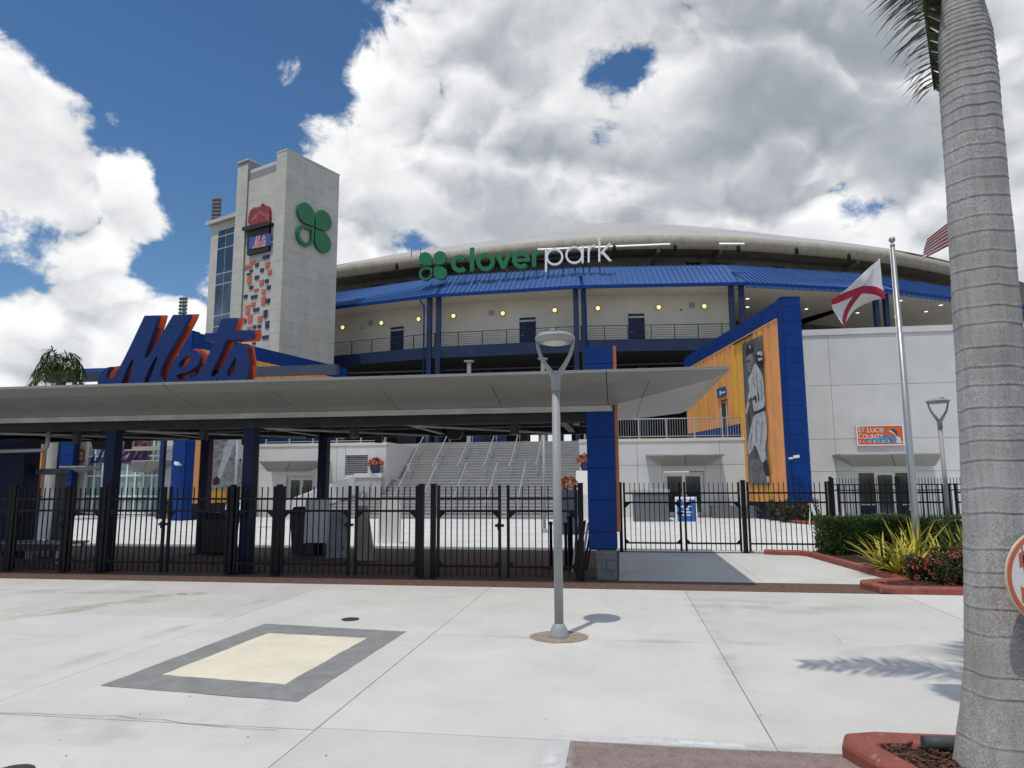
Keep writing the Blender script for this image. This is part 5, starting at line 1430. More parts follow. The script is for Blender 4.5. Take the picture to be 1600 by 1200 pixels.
letter('c', [[stroke_loop(arc(380,252,50,42,318), 33)]], GM, label='letter c')
letter('l', [[[(456,132),(488,128),(488,307),(456,309)]]], GM, label='letter l')
letter('o', [ringl(574,237,54,31)], GM, label='letter o')
letter('v', [[[(643,172),(680,170),(710,245),(738,165),(774,163),(722,290),(697,292)]]], GM, label='letter v')
letter('e', [[stroke_loop(arc(843,221,52,0,318), 31)], [[(800,212),(912,210),(912,234),(800,236)]]], GM, label='letter e')
letter('r', [[[(926,160),(957,158),(957,273),(926,275)]], [stroke_loop(arc(985,205,42,180,92,16), 30)]], GM, label='letter r')
letter('p', [[[(1025,140),(1041,139),(1041,315),(1025,316)]], [*[ringl(1098,199,58,15)][0]]], WMt, .22, 'letter p')
letter('a', [ringl(1247,185,60,15), [[(1303,116),(1318,115),(1318,246),(1303,247)]]], WMt, .22, 'letter a')
letter('r', [[[(1349,112),(1364,111),(1364,241),(1349,242)]], [stroke_loop(arc(1404,160,46,175,88,16), 15)]], WMt, .22, 'letter r')
letter('k', [[[(1429,52),(1444,51),(1444,236),(1429,237)]], [[(1444,168),(1508,97),(1528,96),(1452,182)]], [[(1456,172),(1470,158),(1532,230),(1512,232)]]], WMt, .22, 'letter k')
for nm, (cx, cy, r2, qx, qy) in dict(tl=(119,213,49,166,258),tr=(231,205,49,184,255),bl=(119,328,49,164,281),br=(231,322,50,184,276)).items():
    pts = petal(cx, -cy, r2, qx, -qy); pts = [(x, -y) for x, y in pts]
    loops = [pts]
    if nm == 'bl': loops.append([(cx+(x-cx)*.72+2, cy+(y-cy)*.72-2) for x, y in pts])
    me = curve_mesh('wordmark_leaf', [[wpt(*p) for p in l] for l in loops], .30); two_tone(me)
    mesh_part('leaf', me, GM, wm, Matrix.Translation((0, YW+.30, 0)) @ WXZ, 'hollow leaf' if nm == 'bl' else None)
g = MB()
for x in (119,231,380,472,574,710,843,941,1033,1150,1247,1310,1357,1437):
    a = at_y(*CZ(x, 262), YW+.31); g.tube([a, V((a.x, YW+2.6, a.z+.25))], .045, 6)
part('stand_off', g, M['charcoal'], wm)
a, b = at_y(*CZ(60, 262), YW+.42), at_y(*CZ(1530, 192), YW+.42)
part('carrier_rail', MB().tube([a, b], .05, 6), M['charcoal'], wm)

# ------------------------------------------------------------------ left wing with glazed store front
lw = thing('store_wing', 'low white wing with tall greenish glass front and script decal, left of the gates', 'building', (-30, 39, 0))
gxa, gxb = at_y(134, 720, 39).x, at_y(251, 720, 39).x
wall_panels(lw, -36.4, gxa, 39.0, [0,2.35,4.05,6.4,7.6], [-34.6], holes=[(-34.6,-33.3,0,2.2)])
wall_panels(lw, gxb, -22.0, 39.0, [0,2.35,4.05,6.4,7.6], [])
g = MB(); g.box(gxa,39.05,6.0,gxb,39.5,7.6); part('lintel', g, M['wall'], lw)
ibox('coping', M['wall'], lw, -36.4, 38.95, 7.602, -22.0, 39.6, 7.8)
glass_door(lw, -34.58, -33.32, 39.0, 2.18, 1)
gf = part('glazing', MB().box(gxa, 39.18, 0, gxb, 39.2, 6.0), M['greenglass'], lw)
kx = 9
for i in range(kx+1):
    x = gxa+(gxb-gxa)*i/kx; ibox('mullion', M['whitepaint'], gf, x-.04, 39.08, 0, x+.04, 39.17, 6.0)
for z in (.08,1.1,2.35,3.55,4.75,5.9):
    ibox('transom', M['whitepaint'], gf, gxa, 39.06, z, gxb, 39.16, z+.09)
for i in range(60):
    x = gxa+.1+(gxb-gxa-.2)*i/60; ibox('blind_slat', M['alu'], gf, x, 39.3, .2, x+.05, 39.32, 5.8) if i % 2 == 0 else None
g = MB(); g.box(gxa,39.6,0,gxb,39.7,6.0); part('room_back', g, mat('dim green interior', (.10,.15,.14), .8), lw)
# script decal on the glazing
dec = thing('script_decal', 'blue and orange script decal on the greenish store glazing', 'decal', (at_y(190,715,39).x, 39.0, 3.9))
xa, xb = at_y(141, 715, 39).x, at_y(236, 715, 39).x; za, zb_ = at_y(190,723,39).z, at_y(190,668,39).z
for ch, loops in METS.items():
    sp = [[(xa+(x-70)/1440*(xb-xa), za+(745-min(y,745))/625*(zb_-za)) for x, y in chaikin([tuple(map(float,p)) for p in l])] for l in loops]
    for off, dpt, y, m in ((.07,.006,39.040,M['metsorange']),(.0,.006,39.030,M['metsblue'])):
        me = curve_mesh('decal_letter', sp, dpt, offset=off); mesh_part('letter' , me, m, dec, Matrix.Translation((0,y,0)) @ WXZ)
wedge_canopy(lw, 205, 256, 721, 216, 246, 738, 39.0, 1.6)
wedge_canopy(lw, 85, 133, 730, 92, 128, 741, 39.0, 1.4)
p = at_y(112, 722, 38.9); q = at_y(132, 703, 38.9)
t = thing('wall_sign', 'small red sign with white lettering and a navy badge on the white wall', 'sign', p)
part('board', MB().box(p.x+.32, 38.9, p.z, q.x, 38.97, q.z), M['redsign'], t)
g = MB()
for z0, z1 in ((.55,.85),(.15,.45)): 
    w_ = q.x-p.x-.32; hgt = q.z-p.z
    for k in range(5): g.box(p.x+.32+w_*(.16+.14*k),38.89,p.z+hgt*z0,p.x+.32+w_*(.26+.14*k),38.898,p.z+hgt*z1)
part('lettering', g, M['whitepaint'], t)
part('badge', MB().prism([(p.x+.02,38.93,p.z-.1),(p.x+.30,38.93,p.z-.1),(p.x+.30,38.93,q.z-.35),(p.x+.16,38.93,q.z+.1),(p.x+.02,38.93,q.z-.35)], (0,.04,0)), M['navyblock'], t)
# far left fin of blue, orange and yellow cladding
fl = thing('cladding_wall', 'blue, orange and yellow clad wall end at the far left behind the gates', 'wall', (at_y(75,760,38).x, 38, 0))
for px0, px1, m, y in ((38,46,'orange',37.6),(46,57,'yellow',37.55),(57,63,'orange2',37.6),(63,112,'blue',37.9)):
    a, b = at_y(px0,740,y).x, at_y(px1,740,y).x
    if m == 'blue':
        for k in range(9): ibox('panel', M[m], fl, a+.01, y, k*.72+.01, b-.01, y+.08, k*.72+.71)
        ibox('core', M['navy'], fl, a, y+.082, 0, b, y+.5, 6.5)
    else: ibox('siding_strip', M[m], fl, a+.006, y, 1.2, b-.006, y+.4, 6.5)
# slate slab roof crossing behind the script sign
wr = thing('walkway_roof', 'flat slate blue slab roof behind the script sign on the left', 'roof', (-24, 35, 0))
za, zb_ = at_y(300,577,35).z+.03, at_y(300,590,35).z
part('slab', MB().box(at_y(70,590,35).x, 35, zb_, at_y(525,575,35).x, 35.45, za), M['slate'], wr)
part('upper_slab', MB().box(at_y(94,590,36).x, 35.06, za+.002, -27.5, 35.4, za+.22), M['posterblue'], wr)
for x in (-31.5, -24.9): part('post', MB().box(x-.12, 35.1, 0, x+.12, 35.34, zb_-.002), M['navysteel'], wr)
# ticket booth at the left edge
tb = thing('ticket_booth', 'dark navy booth wall under the canopy at the left edge', 'booth', (-15.6, 16.6, 0))
bxr = at_y(36, 750, 16.4).x
part('wall', MB().box(-19.6, 16.4, 0, bxr, 16.9, 3.0), M['navy'], tb); part('roof', MB().box(-19.7,16.3,3.0,bxr+.03,17.0,3.12), M['navysteel'], tb)
part('window', MB().box(-18.9,16.37,1.1,-17.2,16.398,2.1), M['darkglass'], tb)

# ------------------------------------------------------------------ lamp posts
def lamp_post(x, y, label, H=3.84, group='silver lamp posts with oval heads', detail=True):
    t = thing('lamp_post', label, 'lamp post', (x, y, 0), group)
    n = 20 if detail else 12
    part('base', MB().lathe([(.125,0),(.125,.015),(.12,.03),(.105,.09),(.078,.14),(.058,.165)], (x,y,0), n), M['lampgrey'], t)
    part('pole', MB().lathe([(.057,.15),(.052,H-.75)], (x,y,0), n), M['lampgrey'], t)
    yk = part('yoke', MB().lathe([(.06,H-.752),(.06,H-.56),(.052,H-.52)], (x,y,0), n), M['lampgrey'], t)
    for s in (-1, 1):
        pts = [V((x+s*.015,y,H-.58)), V((x+s*.07,y,H-.49)), V((x+s*.13,y,H-.40)), V((x+s*.19,y,H-.29)), V((x+s*.225,y,H-.18)), V((x+s*.238,y,H-.08))]
        part('arm', MB().tube(pts, [.045,.038,.03,.026,.024,.024], 10), M['lampgrey'], yk)
    hd = part('head', MB().lathe([(.17,H-.115),(.235,H-.10),(.265,H-.07),(.262,H-.045),(.22,H-.01),(.13,H+.012),(.02,H+.018)], (x,y,0), 28, sx=1.0, sy=1.25), M['lampgrey'], t)
    part('lens', MB().lathe([(.12,H-.128),(.155,H-.124),(.168,H-.1155)], (x,y,0), 24, sx=1, sy=1.2), M['lens'], hd)
    part('hinge_cap', MB().box(x-.03, y-.30, H-.04, x+.03, y+.30, H+.024), M['lampgrey'], hd, bevel=.008)
    return t
lamp_post(-.81, 9.02, 'silver lamp post with oval head standing alone on the forecourt')
g = MB(); P = [(-.81+.36*math.cos(a)*random.uniform(.96,1.05), 9.02+.34*math.sin(a)*random.uniform(.96,1.05), .0042) for a in np.linspace(0, 6.2, 40)]; g.poly(P)
part('grout_ring', g, M['tan'], apron)
lx = at_y(1479, 780, 19.2).x; lamp_post(lx, 19.2, 'silver lamp post behind the hedge next to the palm trunk', 3.95)
lamp_post(at_y(851,832,26.8).x, 26.8, 'slender silver lamp post on the inner plaza before the stairs', 4.6)
lamp_post(at_y(366,800,27.5).x, 27.5, 'silver lamp post on the inner plaza before the mural of legs', 4.6)

# ------------------------------------------------------------------ flagpoles and flags
def flagpole(x, y, H, label):
    t = thing('flagpole', label, 'flagpole', (x, y, 0), 'flagpoles in the red kerbed bed')
    part('pole', MB().lathe([(.082,0.0),(.08,1.2),(.045,H)], (x,y,0), 18), M['steel'], t)
    part('collar', MB().lathe([(.17,.07),(.17,.12),(.10,.19),(.085,.22)], (x,y,0), 18), M['steel'], t)
    part('truck', MB().lathe([(.05,H),(.05,H+.06),(.02,H+.07),(.02,H+.11)], (x,y,0), 14), M['steel'], t)
    part('ball', MB().lathe([(.012,H+.09)]+[(.072*math.sin(a), H+.165-.072*math.cos(a)) for a in np.linspace(.2, 2.95, 12)], (x,y,0), 18), M['steel'], t)
    part('halyard', MB().tube([(x-.07,y-.02,H-.02),(x-.085,y-.03,1.3)], .006, 5), M['whitepaint'], t)
    part('cleat', MB().box(x-.10,y-.04,1.25,x-.07,y+.04,1.32), M['steel'], t)
fp = at_y(1435, 868, 16.5); FX, FYp = fp.x, 16.5
HF = at_y(1384, 386, 16.5).z
def surf_to(px, py, Y, off=0): p = at_y(px, py, Y+off); return p
flagpole(FX, FYp, HF, 'steel flagpole with ball top carrying the white flag with red saltire')
def flag_grid(top, bot, ns, nt, depth, pleat=0.0):
    """Cloth from a top edge and a bottom edge (polylines from hoist to fly), with folds in depth."""
    def along(P, s):
        P = [V(p) for p in P]; f = s*(len(P)-1); k = min(int(f), len(P)-2); w = f-k
        # smooth
        p0, p1, p2, p3 = P[max(k-1,0)], P[k], P[k+1], P[min(k+2,len(P)-1)]
        return .5*((2*p1)+(p2-p0)*w+(2*p0-5*p1+4*p2-p3)*w*w+(3*p1-p0-3*p2+p3)*w**3)
    rows = []
    for j in range(nt+1):
        t = j/nt; r = []
        for i in range(ns+1):
            s = i/ns; s2, t2, back = s, t, 0.0
            if pleat:      # the cloth tucks behind itself along the upper hoist diagonal
                q, p_ = s-t, s+t; w = max(0.0, min(1.0, (1.02-p_)/.25))*min(1.0, p_/.12)
                q2 = math.copysign(max(0.0, abs(q)-pleat*w), q); back = max(0.0, pleat-abs(q))*w*1.1
                s2, t2 = (p_+q2)/2, (p_-q2)/2
            p = along(top, min(1,max(0,s2)))*(1-t2)+along(bot, min(1,max(0,s2)))*t2
            p = p + V((0, depth(s, t)+back, 0)); r.append(p)
        rows.append(r)
    return rows
def flag_obj(name, rows, matfun, parent_label, cat, mats, loc):
    nr, nc = len(rows), len(rows[0]); me = bpy.data.meshes.new(name)
    vs = [tuple(p-V(loc)) for r in rows for p in r]
    fs = [(i*nc+j, i*nc+j+1, (i+1)*nc+j+1, (i+1)*nc+j) for i in range(nr-1) for j in range(nc-1)]
    me.from_pydata(vs, [], fs)
    for m in mats: me.materials.append(m)
    idx = [matfun((j+.5)/(nc-1), (i+.5)/(nr-1)) for i in range(nr-1) for j in range(nc-1)]
    me.polygons.foreach_set('material_index', idx); me.polygons.foreach_set('use_smooth', [True]*len(fs)); me.update()
    o = bpy.data.objects.new(name, me); _link(o, None, Matrix.Translation(V(loc)))
    so = o.modifiers.new('cloth thickness', 'SOLIDIFY'); so.thickness = .004
    return tag(o, parent_label, cat)
hoT, hoB = at_y(1379, 395, 16.45), at_y(1384, 467, 16.45)
top = [hoT, at_y(1352,419,16.25), at_y(1323,448,16.0), at_y(1301,466,16.0), ]
bot = [hoB, at_y(1362,471,16.7), at_y(1336,484,16.6), at_y(1316,516,16.3)]
rows = flag_grid(top, bot, 90, 60, lambda s, t: .14*math.sin(7*s+3.5*t)*s**.6+.05*math.sin(15*s-5*t)*s, .16)
flag_obj('state_flag', rows, lambda s, t: 1 if (abs(s-t) < .13 or abs(s+t-1) < .13) else 0, 'white flag with red diagonal cross hanging limp from the steel pole', 'flag', [M['flagwhite'], M['flagred']], hoT)
# second pole behind the palm trunk with the striped flag
p2 = at_y(1541, 860, 17.5); H2 = at_y(1496, 331, 17.5).z
flagpole(p2.x, 17.5, H2, 'second steel flagpole mostly hidden behind the big palm trunk')
hT, hB = at_y(1500,334,17.45), at_y(1503,392,17.45)
top = [hT, at_y(1490,341,17.3), at_y(1476,352,17.1), at_y(1452,371,17.0)]
bot = [hB, at_y(1487,385,17.6), at_y(1468,391,17.4), at_y(1440,406,17.2)]
rows = flag_grid(top, bot, 80, 52, lambda s, t: .16*math.sin(8*s+2.2*t)*s**.6+.05*math.sin(17*s-4*t)*s)
def us(s, t):
    if s < .42 and t < 7/13:
        u, v = s/.42*11, t/(7/13)*9
        iu, iv = int(u), int(v)
        return 0 if (iu+iv) % 2 == 0 and abs(u-iu-.5) < .34 and abs(v-iv-.5) < .34 else 2
    return 1 if int(t*13) % 2 == 0 else 0
flag_obj('national_flag', rows, us, 'red and white striped national flag peeking out from behind the palm trunk', 'flag', [M['flagwhite'], M['flagred'], M['flagblue']], hT)
# ------------------------------------------------------------------ palms
def leaflet_strip(g, base, d, length, w, droop, m):
    """One narrow folded leaflet of three segments."""
    d = V(d).normalized(); side = d.cross(UP)
    if side.length < .05: side = V((1,0,0))
    side.normalize(); P = [V(base)]; dd = d.copy()
    for k in range(3):
        P.append(P[-1]+dd*(length/3)); dd = (dd+UP*(-droop)).normalized()
    ws = [w*.6, w, w*.7, .002]
    vs = []
    for p, w_ in zip(P, ws): vs += [p-side*w_/2, p+side*w_/2]
    g.add(vs, [(0,1,3,2),(2,3,5,4),(4,5,7,6)], m)
def palm_frond(par, pts, nleaf, ll, name='frond', w=.035, droop=.25, dry=.06, plum=.5):
    """Rachis along a smooth path with leaflets on both sides."""
    path = catmull([V(p) for p in pts], 8)
    fr = part(name, MB().tube(path, [max(.004, .028*(1-i/len(path)*.85)) for i in range(len(path))], 6), M['shaft'], par)
    g = MB(); n = len(path)
    for i in range(nleaf):
        f = .10+.89*i/nleaf; x = f*(n-1); k = min(int(x), n-2); p = path[k].lerp(path[k+1], x-k)
        t = (path[k+1]-path[k]).normalized(); sd = t.cross(UP)
        if sd.length < .1: sd = V((1,0,0))
        sd.normalize(); up = sd.cross(t)
        l = ll*(.55+.9*math.sin(math.pi*min(1,(f*.85+.12))))*random.uniform(.85,1.1)*.8
        for s in (-1, 1):
            d = sd*s*random.uniform(.8,1)+t*random.uniform(.35,.75)+up*random.uniform(-plum,plum*.6)
            leaflet_strip(g, p, d, l, w*random.uniform(.8,1.2), droop*random.uniform(.6,1.4), M['fronddry'] if random.random() < dry else M['frond'])
    part('leaflets', g, None, fr)
    return fr
def ringed_trunk(name, axis, radii, rings, m, par, n=48):
    """Trunk swept up an axis with leaf-scar rings as real ridges."""
    zs = [0.0]
    ztop = axis[-1][2]
    allz = np.linspace(axis[0][2], ztop, 260)
    extra = []
    for rz in rings: extra += [rz-.016, rz-.006, rz, rz+.006, rz+.016]
    zz = np.unique(np.concatenate([allz, [e for e in extra if axis[0][2] < e < ztop]]))
    az_ = np.array([a[2] for a in axis]); ax = np.interp(zz, az_, [a[0] for a in axis]); ay = np.interp(zz, az_, [a[1] for a in axis]); ra = np.interp(zz, az_, radii)
    rows = []; scar = []
    rs = np.array(rings)
    for z, x, y, r in zip(zz, ax, ay, ra):
        row = []
        for j in range(n+1):
            a = 2*math.pi*j/n
            wv = .005*math.sin(2*a+z*1.3)+.004*math.sin(5*a+z*2.1)     # scars are not level
            dd = z+wv-rs; k = np.argmin(abs(dd)); d_ = dd[k]
            h = .0028*math.exp(-(d_/.008)**2) - .0030*math.exp(-((d_+.010)/.007)**2)
            scar.append(math.exp(-((d_+.006)/.009)**2)*(.5+.4*math.sin(3*a+k*1.7))*(.45+.55*((k*37)%11)/10))
            lump = .006*math.sin(3*a+.7*z)+.004*math.sin(7*a-1.9*z)+.0025*math.sin(11*a+9*z)
            rr_ = r+h+lump*(r/.26)
            row.append(V((x+rr_*math.cos(a), y+rr_*math.sin(a), z)))
        rows.append(row)
    g = MB(); g.grid(rows, None, True); o = part(name, g, m, par)
    at = o.data.attributes.new('scar', 'FLOAT', 'POINT'); at.data.foreach_set('value', scar); return o
def trunk_material():
    m = bpy.data.materials.new('palm trunk'); m.use_nodes = True; nt = m.node_tree; N, L = nt.nodes, nt.links
    bs = N['Principled BSDF']; bs.inputs['Roughness'].default_value = .9
    geo = N.new('ShaderNodeNewGeometry'); pos = geo.outputs['Position']
    def nz(scale, detail, rough=.6, vec=None):
        n = N.new('ShaderNodeTexNoise'); n.inputs['Scale'].default_value = scale; n.inputs['Detail'].default_value = detail; n.inputs['Roughness'].default_value = rough
        L.new(vec or pos, n.inputs['Vector']); return n.outputs['Fac']
    def rng(v, a, b, c=0, d=1):
        n = N.new('ShaderNodeMapRange'); n.inputs['From Min'].default_value = a; n.inputs['From Max'].default_value = b; n.inputs['To Min'].default_value = c; n.inputs['To Max'].default_value = d
        L.new(v, n.inputs['Value']); return n.outputs[0]
    def mix(f, a, b):
        n = N.new('ShaderNodeMix'); n.data_type = 'RGBA'; L.new(f, n.inputs[0])
        for i, v in ((6,a),(7,b)):
            if isinstance(v, tuple): n.inputs[i].default_value = (*v,1)
            else: L.new(v, n.inputs[i])
        return n.outputs[2]
    st = N.new('ShaderNodeVectorMath'); st.operation = 'MULTIPLY'; st.inputs[1].default_value = (26, 26, 2.2); L.new(pos, st.inputs[0])
    c = mix(rng(nz(2.4, 6), .35, .68), (.44,.43,.41), (.31,.30,.285))
    c = mix(rng(nz(.9, 3), .42, .62, 0, .6), c, (.37,.345,.31))
    c = mix(rng(nz(1.0, 5, .6, st.outputs[0]), .40, .72, 0, .45), c, (.19,.185,.18))
    sa = N.new('ShaderNodeAttribute'); sa.attribute_name = 'scar'
    c = mix(rng(sa.outputs['Fac'], 0, .9, 0, .4), c, (.095,.09,.085))
    # pale lichen flecks, denser in patches
    fl = rng(nz(70, 2, .5), .54, .57); pt = rng(nz(2.6, 4), .42, .58, 0, .6)
    mm = N.new('ShaderNodeMath'); mm.operation = 'MULTIPLY'; L.new(fl, mm.inputs[0]); L.new(pt, mm.inputs[1])
    c = mix(mm.outputs[0], c, (.55,.55,.53))
    dk = rng(nz(120, 2), .60, .64, 0, .6); c = mix(dk, c, (.08,.078,.075))
    L.new(c, bs.inputs['Base Color'])
    b = N.new('ShaderNodeBump'); b.inputs['Strength'].default_value = .55; b.inputs['Distance'].default_value = .006
    ad = N.new('ShaderNodeMath'); ad.operation = 'ADD'; L.new(nz(70, 5), ad.inputs[0]); L.new(nz(1.2, 6, .7, st.outputs[0]), ad.inputs[1])
    L.new(ad.outputs[0], b.inputs['Height']); L.new(b.outputs[0], bs.inputs['Normal'])
    return m
M['trunk'] = trunk_material()
PB = V((2.42, 5.245, 0)); PK_ = .945
def psc(p): return (p[0]*PK_, p[1]*PK_, 1.92+(p[2]-1.92)*PK_)
palm = thing('palm_tree', 'big grey ringed royal palm trunk at the right edge in a red kerbed bed', 'tree', PB)
axis = [(2.56,5.55,0),(2.565,5.55,.12),(2.585,5.55,.35),(2.62,5.55,.59),(2.665,5.56,1.24),(2.70,5.57,1.91),(2.72,5.57,2.61),(2.73,5.57,3.34),(2.75,5.58,4.1),(2.76,5.58,4.62),(2.77,5.58,4.99),(2.78,5.58,5.37),(2.785,5.58,5.71),(2.79,5.58,5.9)]
radii = [.325,.295,.268,.254,.238,.230,.221,.212,.202,.199,.198,.186,.137,.125]
rings = []
for py in (1150,1078,1046,985,945,912,890,855,800,762,720,690,668,640,606,578,548,512,486,455,428,402,372,348,318,290,262,240,218,198,180,164,149,136,124,113,103,94,85,77,69,61,54,47,40,33,26,19,12,5):
    rings.append(at_plane(1540, py, PB, V((-math.sin(CAM_Y), math.cos(CAM_Y), 0))).z)
axis = [psc(a_) for a_ in axis]; axis[0] = (axis[0][0], axis[0][1], .0); axis[1] = (axis[1][0], axis[1][1], .16); axis[2] = (axis[2][0], axis[2][1], .38); radii = [r_*PK_ for r_ in radii]
ringed_trunk('trunk', axis, radii, rings, M['trunk'], palm)
c0 = V((2.79,5.58,5.9))
part('crownshaft', MB().lathe([(.124,5.88),(.138,6.0),(.13,6.4),(.11,6.9),(.07,7.2)], (2.637,5.273,-.25), 20), M['shaft'], palm)
top_ = V((2.637,5.273,6.5))
def fr_path(az_deg, L_, rise, drop, start=top_):
    a = math.radians(az_deg); d = V((math.sin(a), math.cos(a), 0))
    return [start, start+d*(L_*.3)+UP*rise, start+d*(L_*.65)+UP*(rise*.9-drop*.3), start+d*L_+UP*(rise*.5-drop)]
for az_deg, L_, rise, drop in ((-72,1.75,1.0,.30),(60,2.3,.7,.9),(100,2.4,.6,1.0),(140,2.3,.7,.8),(20,2.0,1.3,.4),(165,2.1,1.1,.6)):
    palm_frond(palm, fr_path(az_deg, L_, rise, drop), 62, .52)
# the old frond hanging down beside the trunk
palm_frond(palm, [V(psc(q_)) for q_ in ((2.76,5.62,6.6),(2.60,5.64,6.65),(2.56,5.66,6.2),(2.55,5.66,5.7),(2.56,5.66,5.0))], 150, .45, 'hanging_frond', .044, .22, .05, .35)
# number disc on the trunk
NF = V((math.sin(CAM_Y)*1, -math.cos(CAM_Y), 0)).normalized()
a = math.radians(-52); 
nd = (V((0,-1,0)).lerp(V((.35,-.94,0)), .6)).normalized()
dc = at_plane(1642, 903, PB+V((0,-.33,0)), V((0,1,0)))
disc_t = thing('number_disc', 'round white disc with orange rim and navy number on the palm trunk', 'sign', dc)
rx = V((0,0,1)).cross(nd).normalized()*-1
rx = UP.cross(-nd).normalized()
if rx.x < 0: rx = -rx
DW = Matrix(((rx.x,0,nd.x,dc.x),(rx.y,0,nd.y,dc.y),(0,1,0,dc.z),(0,0,0,1)))
rd = .30
circ = lambda r: [(r*math.cos(t), r*math.sin(t)) for t in np.linspace(0, 2*math.pi, 64, endpoint=False)]
mesh_part('disc', curve_mesh('disc', [circ(rd)], .012), mat('cream rim', (.72,.62,.45), .5), disc_t, DW)
mesh_part('rim', curve_mesh('rim', [circ(rd-.008), circ(rd-.034)], .004), mat('disc orange', (.64,.16,.075), .5), disc_t, DW @ Matrix.Translation((0,0,.012)))
mesh_part('face', curve_mesh('face', [circ(rd-.034)], .0025), M['whitepaint'], disc_t, DW @ Matrix.Translation((0,0,.012)))
for x in np.arange(-.27, .28, .09):
    h = math.sqrt(max(0,(rd-.036)**2-x*x)); mesh_part('pinstripe', curve_mesh('pinstripe', [[(x-.0035,-h),(x+.0035,-h),(x+.0035,h),(x-.0035,h)]], .001), M['navyblock'], disc_t, DW @ Matrix.Translation((0,0,.0146)))
for off, z, m in ((.022,.0152,mat('disc orange', (.64,.16,.075))),(.004,.0172,M['navyblock'])):
    me = text_mesh('numeral', '37', .42, .0015, .92, off)
    xs = [v.co.x for v in me.vertices]; ys = [v.co.y for v in me.vertices]; me.transform(Matrix.Translation((-(min(xs)+max(xs))/2, -(min(ys)+max(ys))/2, 0)))
    mesh_part('numeral', me, m, disc_t, DW @ Matrix.Translation((0,0,z)))
part('strap', MB().tube([dc-nd*.002+rx*.0+UP*.0, dc-nd*.16], .02, 8), M['charcoal'], disc_t)
# royal palm by the far left wing
def small_palm(x, y, H, r, label, nfr=11, fl=2.6):
    t = thing('palm_tree', label, 'tree', (x, y, 0))
    part('trunk', MB().lathe([(r*1.25,0),(r,.6),(r*.95,H*.5),(r*1.05,H*.75),(r*.7,H)], (x,y,0), 16), M['trunk'], t)
    part('crownshaft', MB().lathe([(r*.6,H-.02),(r*.62,H+.4),(r*.35,H+1.3)], (x,y,0), 12), M['shaft'], t)
    for k in range(nfr):
        a = 360*k/nfr+random.uniform(-12,12); palm_frond(t, fr_path(a, fl*random.uniform(.85,1.1), random.uniform(.5,1.5), random.uniform(.5,1.3), V((x,y,H+1.1))), 34, .75, w=.07, droop=.4)
pp = at_y(77, 760, 33); small_palm(pp.x, 33, 6.5, .25, 'royal palm with pale ringed trunk behind the gates at far left', 13, 1.3)

# ------------------------------------------------------------------ planting
def leaf_mass(n, sampler, size, m, aspect=.5, m2=None, f2=0, jit=1.0):
    """Many small bent leaf faces."""
    g = MB()
    for _ in range(n):
        p, out = sampler()
        d = (V(out)*.6+V((random.gauss(0,1),random.gauss(0,1),random.gauss(.35,.8)))*jit).normalized()
        s = d.cross(V((random.gauss(0,1),random.gauss(0,1),random.gauss(0,1))))
        if s.length < .01: continue
        s.normalize(); l = size*random.uniform(.6,1.35); w = l*aspect
        p = V(p); q = p+d*l; mid = p+d*(l*.55)+s.cross(d)*(l*.12)
        g.add([p, mid-s*w/2, q, mid+s*w/2], [(0,1,2,3)], m2 if (m2 and random.random() < f2) else m)
    return g
def hedge_box(x0, y0, x1, y1, z1, label, n, sz=.05):
    t = thing('hedge', label, 'hedge', ((x0+x1)/2, (y0+y1)/2, 0))
    part('core', MB().box(x0+.1,y0+.1,.05,x1-.1,y1-.1,z1-.1), mat('hedge inside', (.012,.022,.006), .9, var=.3, scale=12), t)
    def smp():
        f = random.random(); x, y, z = random.uniform(x0,x1), random.uniform(y0,y1), random.uniform(.06,z1)
        wob_ = .045*math.sin(x*3.1)+.03*math.sin(x*8+z*5)+.02*math.sin(z*11)
        if f < .48: y = y0+abs(random.gauss(0,.05))+wob_; o = (0,-1,.2)
        elif f < .85: z = z1-abs(random.gauss(0,.05))+wob_*.8; o = (0,-.1,1)
        elif f < .95: x = x0+abs(random.gauss(0,.05))+wob_*.5; o = (-1,0,.2)
        else: x = x1-abs(random.gauss(0,.05)); o = (1,0,.2)
        return (x,y,z), o
    o = part('foliage', leaf_mass(n, smp, sz, M['hedge'], .55, M['hedge2'], .22), None, t)
    g = MB()
    for _ in range(70):   # stray shoots above the clipped top
        x, y = random.uniform(x0,x1), random.uniform(y0,y0+.5); h = random.uniform(.04,.16)
        for k in range(5):
            d = V((random.gauss(0,.5),random.gauss(0,.5),1)); leaflet_strip(g, (x,y,z1-.03+h*k/5), d, .06, .025, .1, M['hedge2'])
    part('shoots', g, None, t, kind='stuff')
hedge_box(4.92, 18.55, 7.3, 19.45, .98, 'clipped dark green hedge at the fence corner, left part nearer the path', 17000)
hedge_box(7.4, 18.7, 12.0, 19.5, .98, 'clipped hedge running on behind the flagpole towards the palm', 9000)
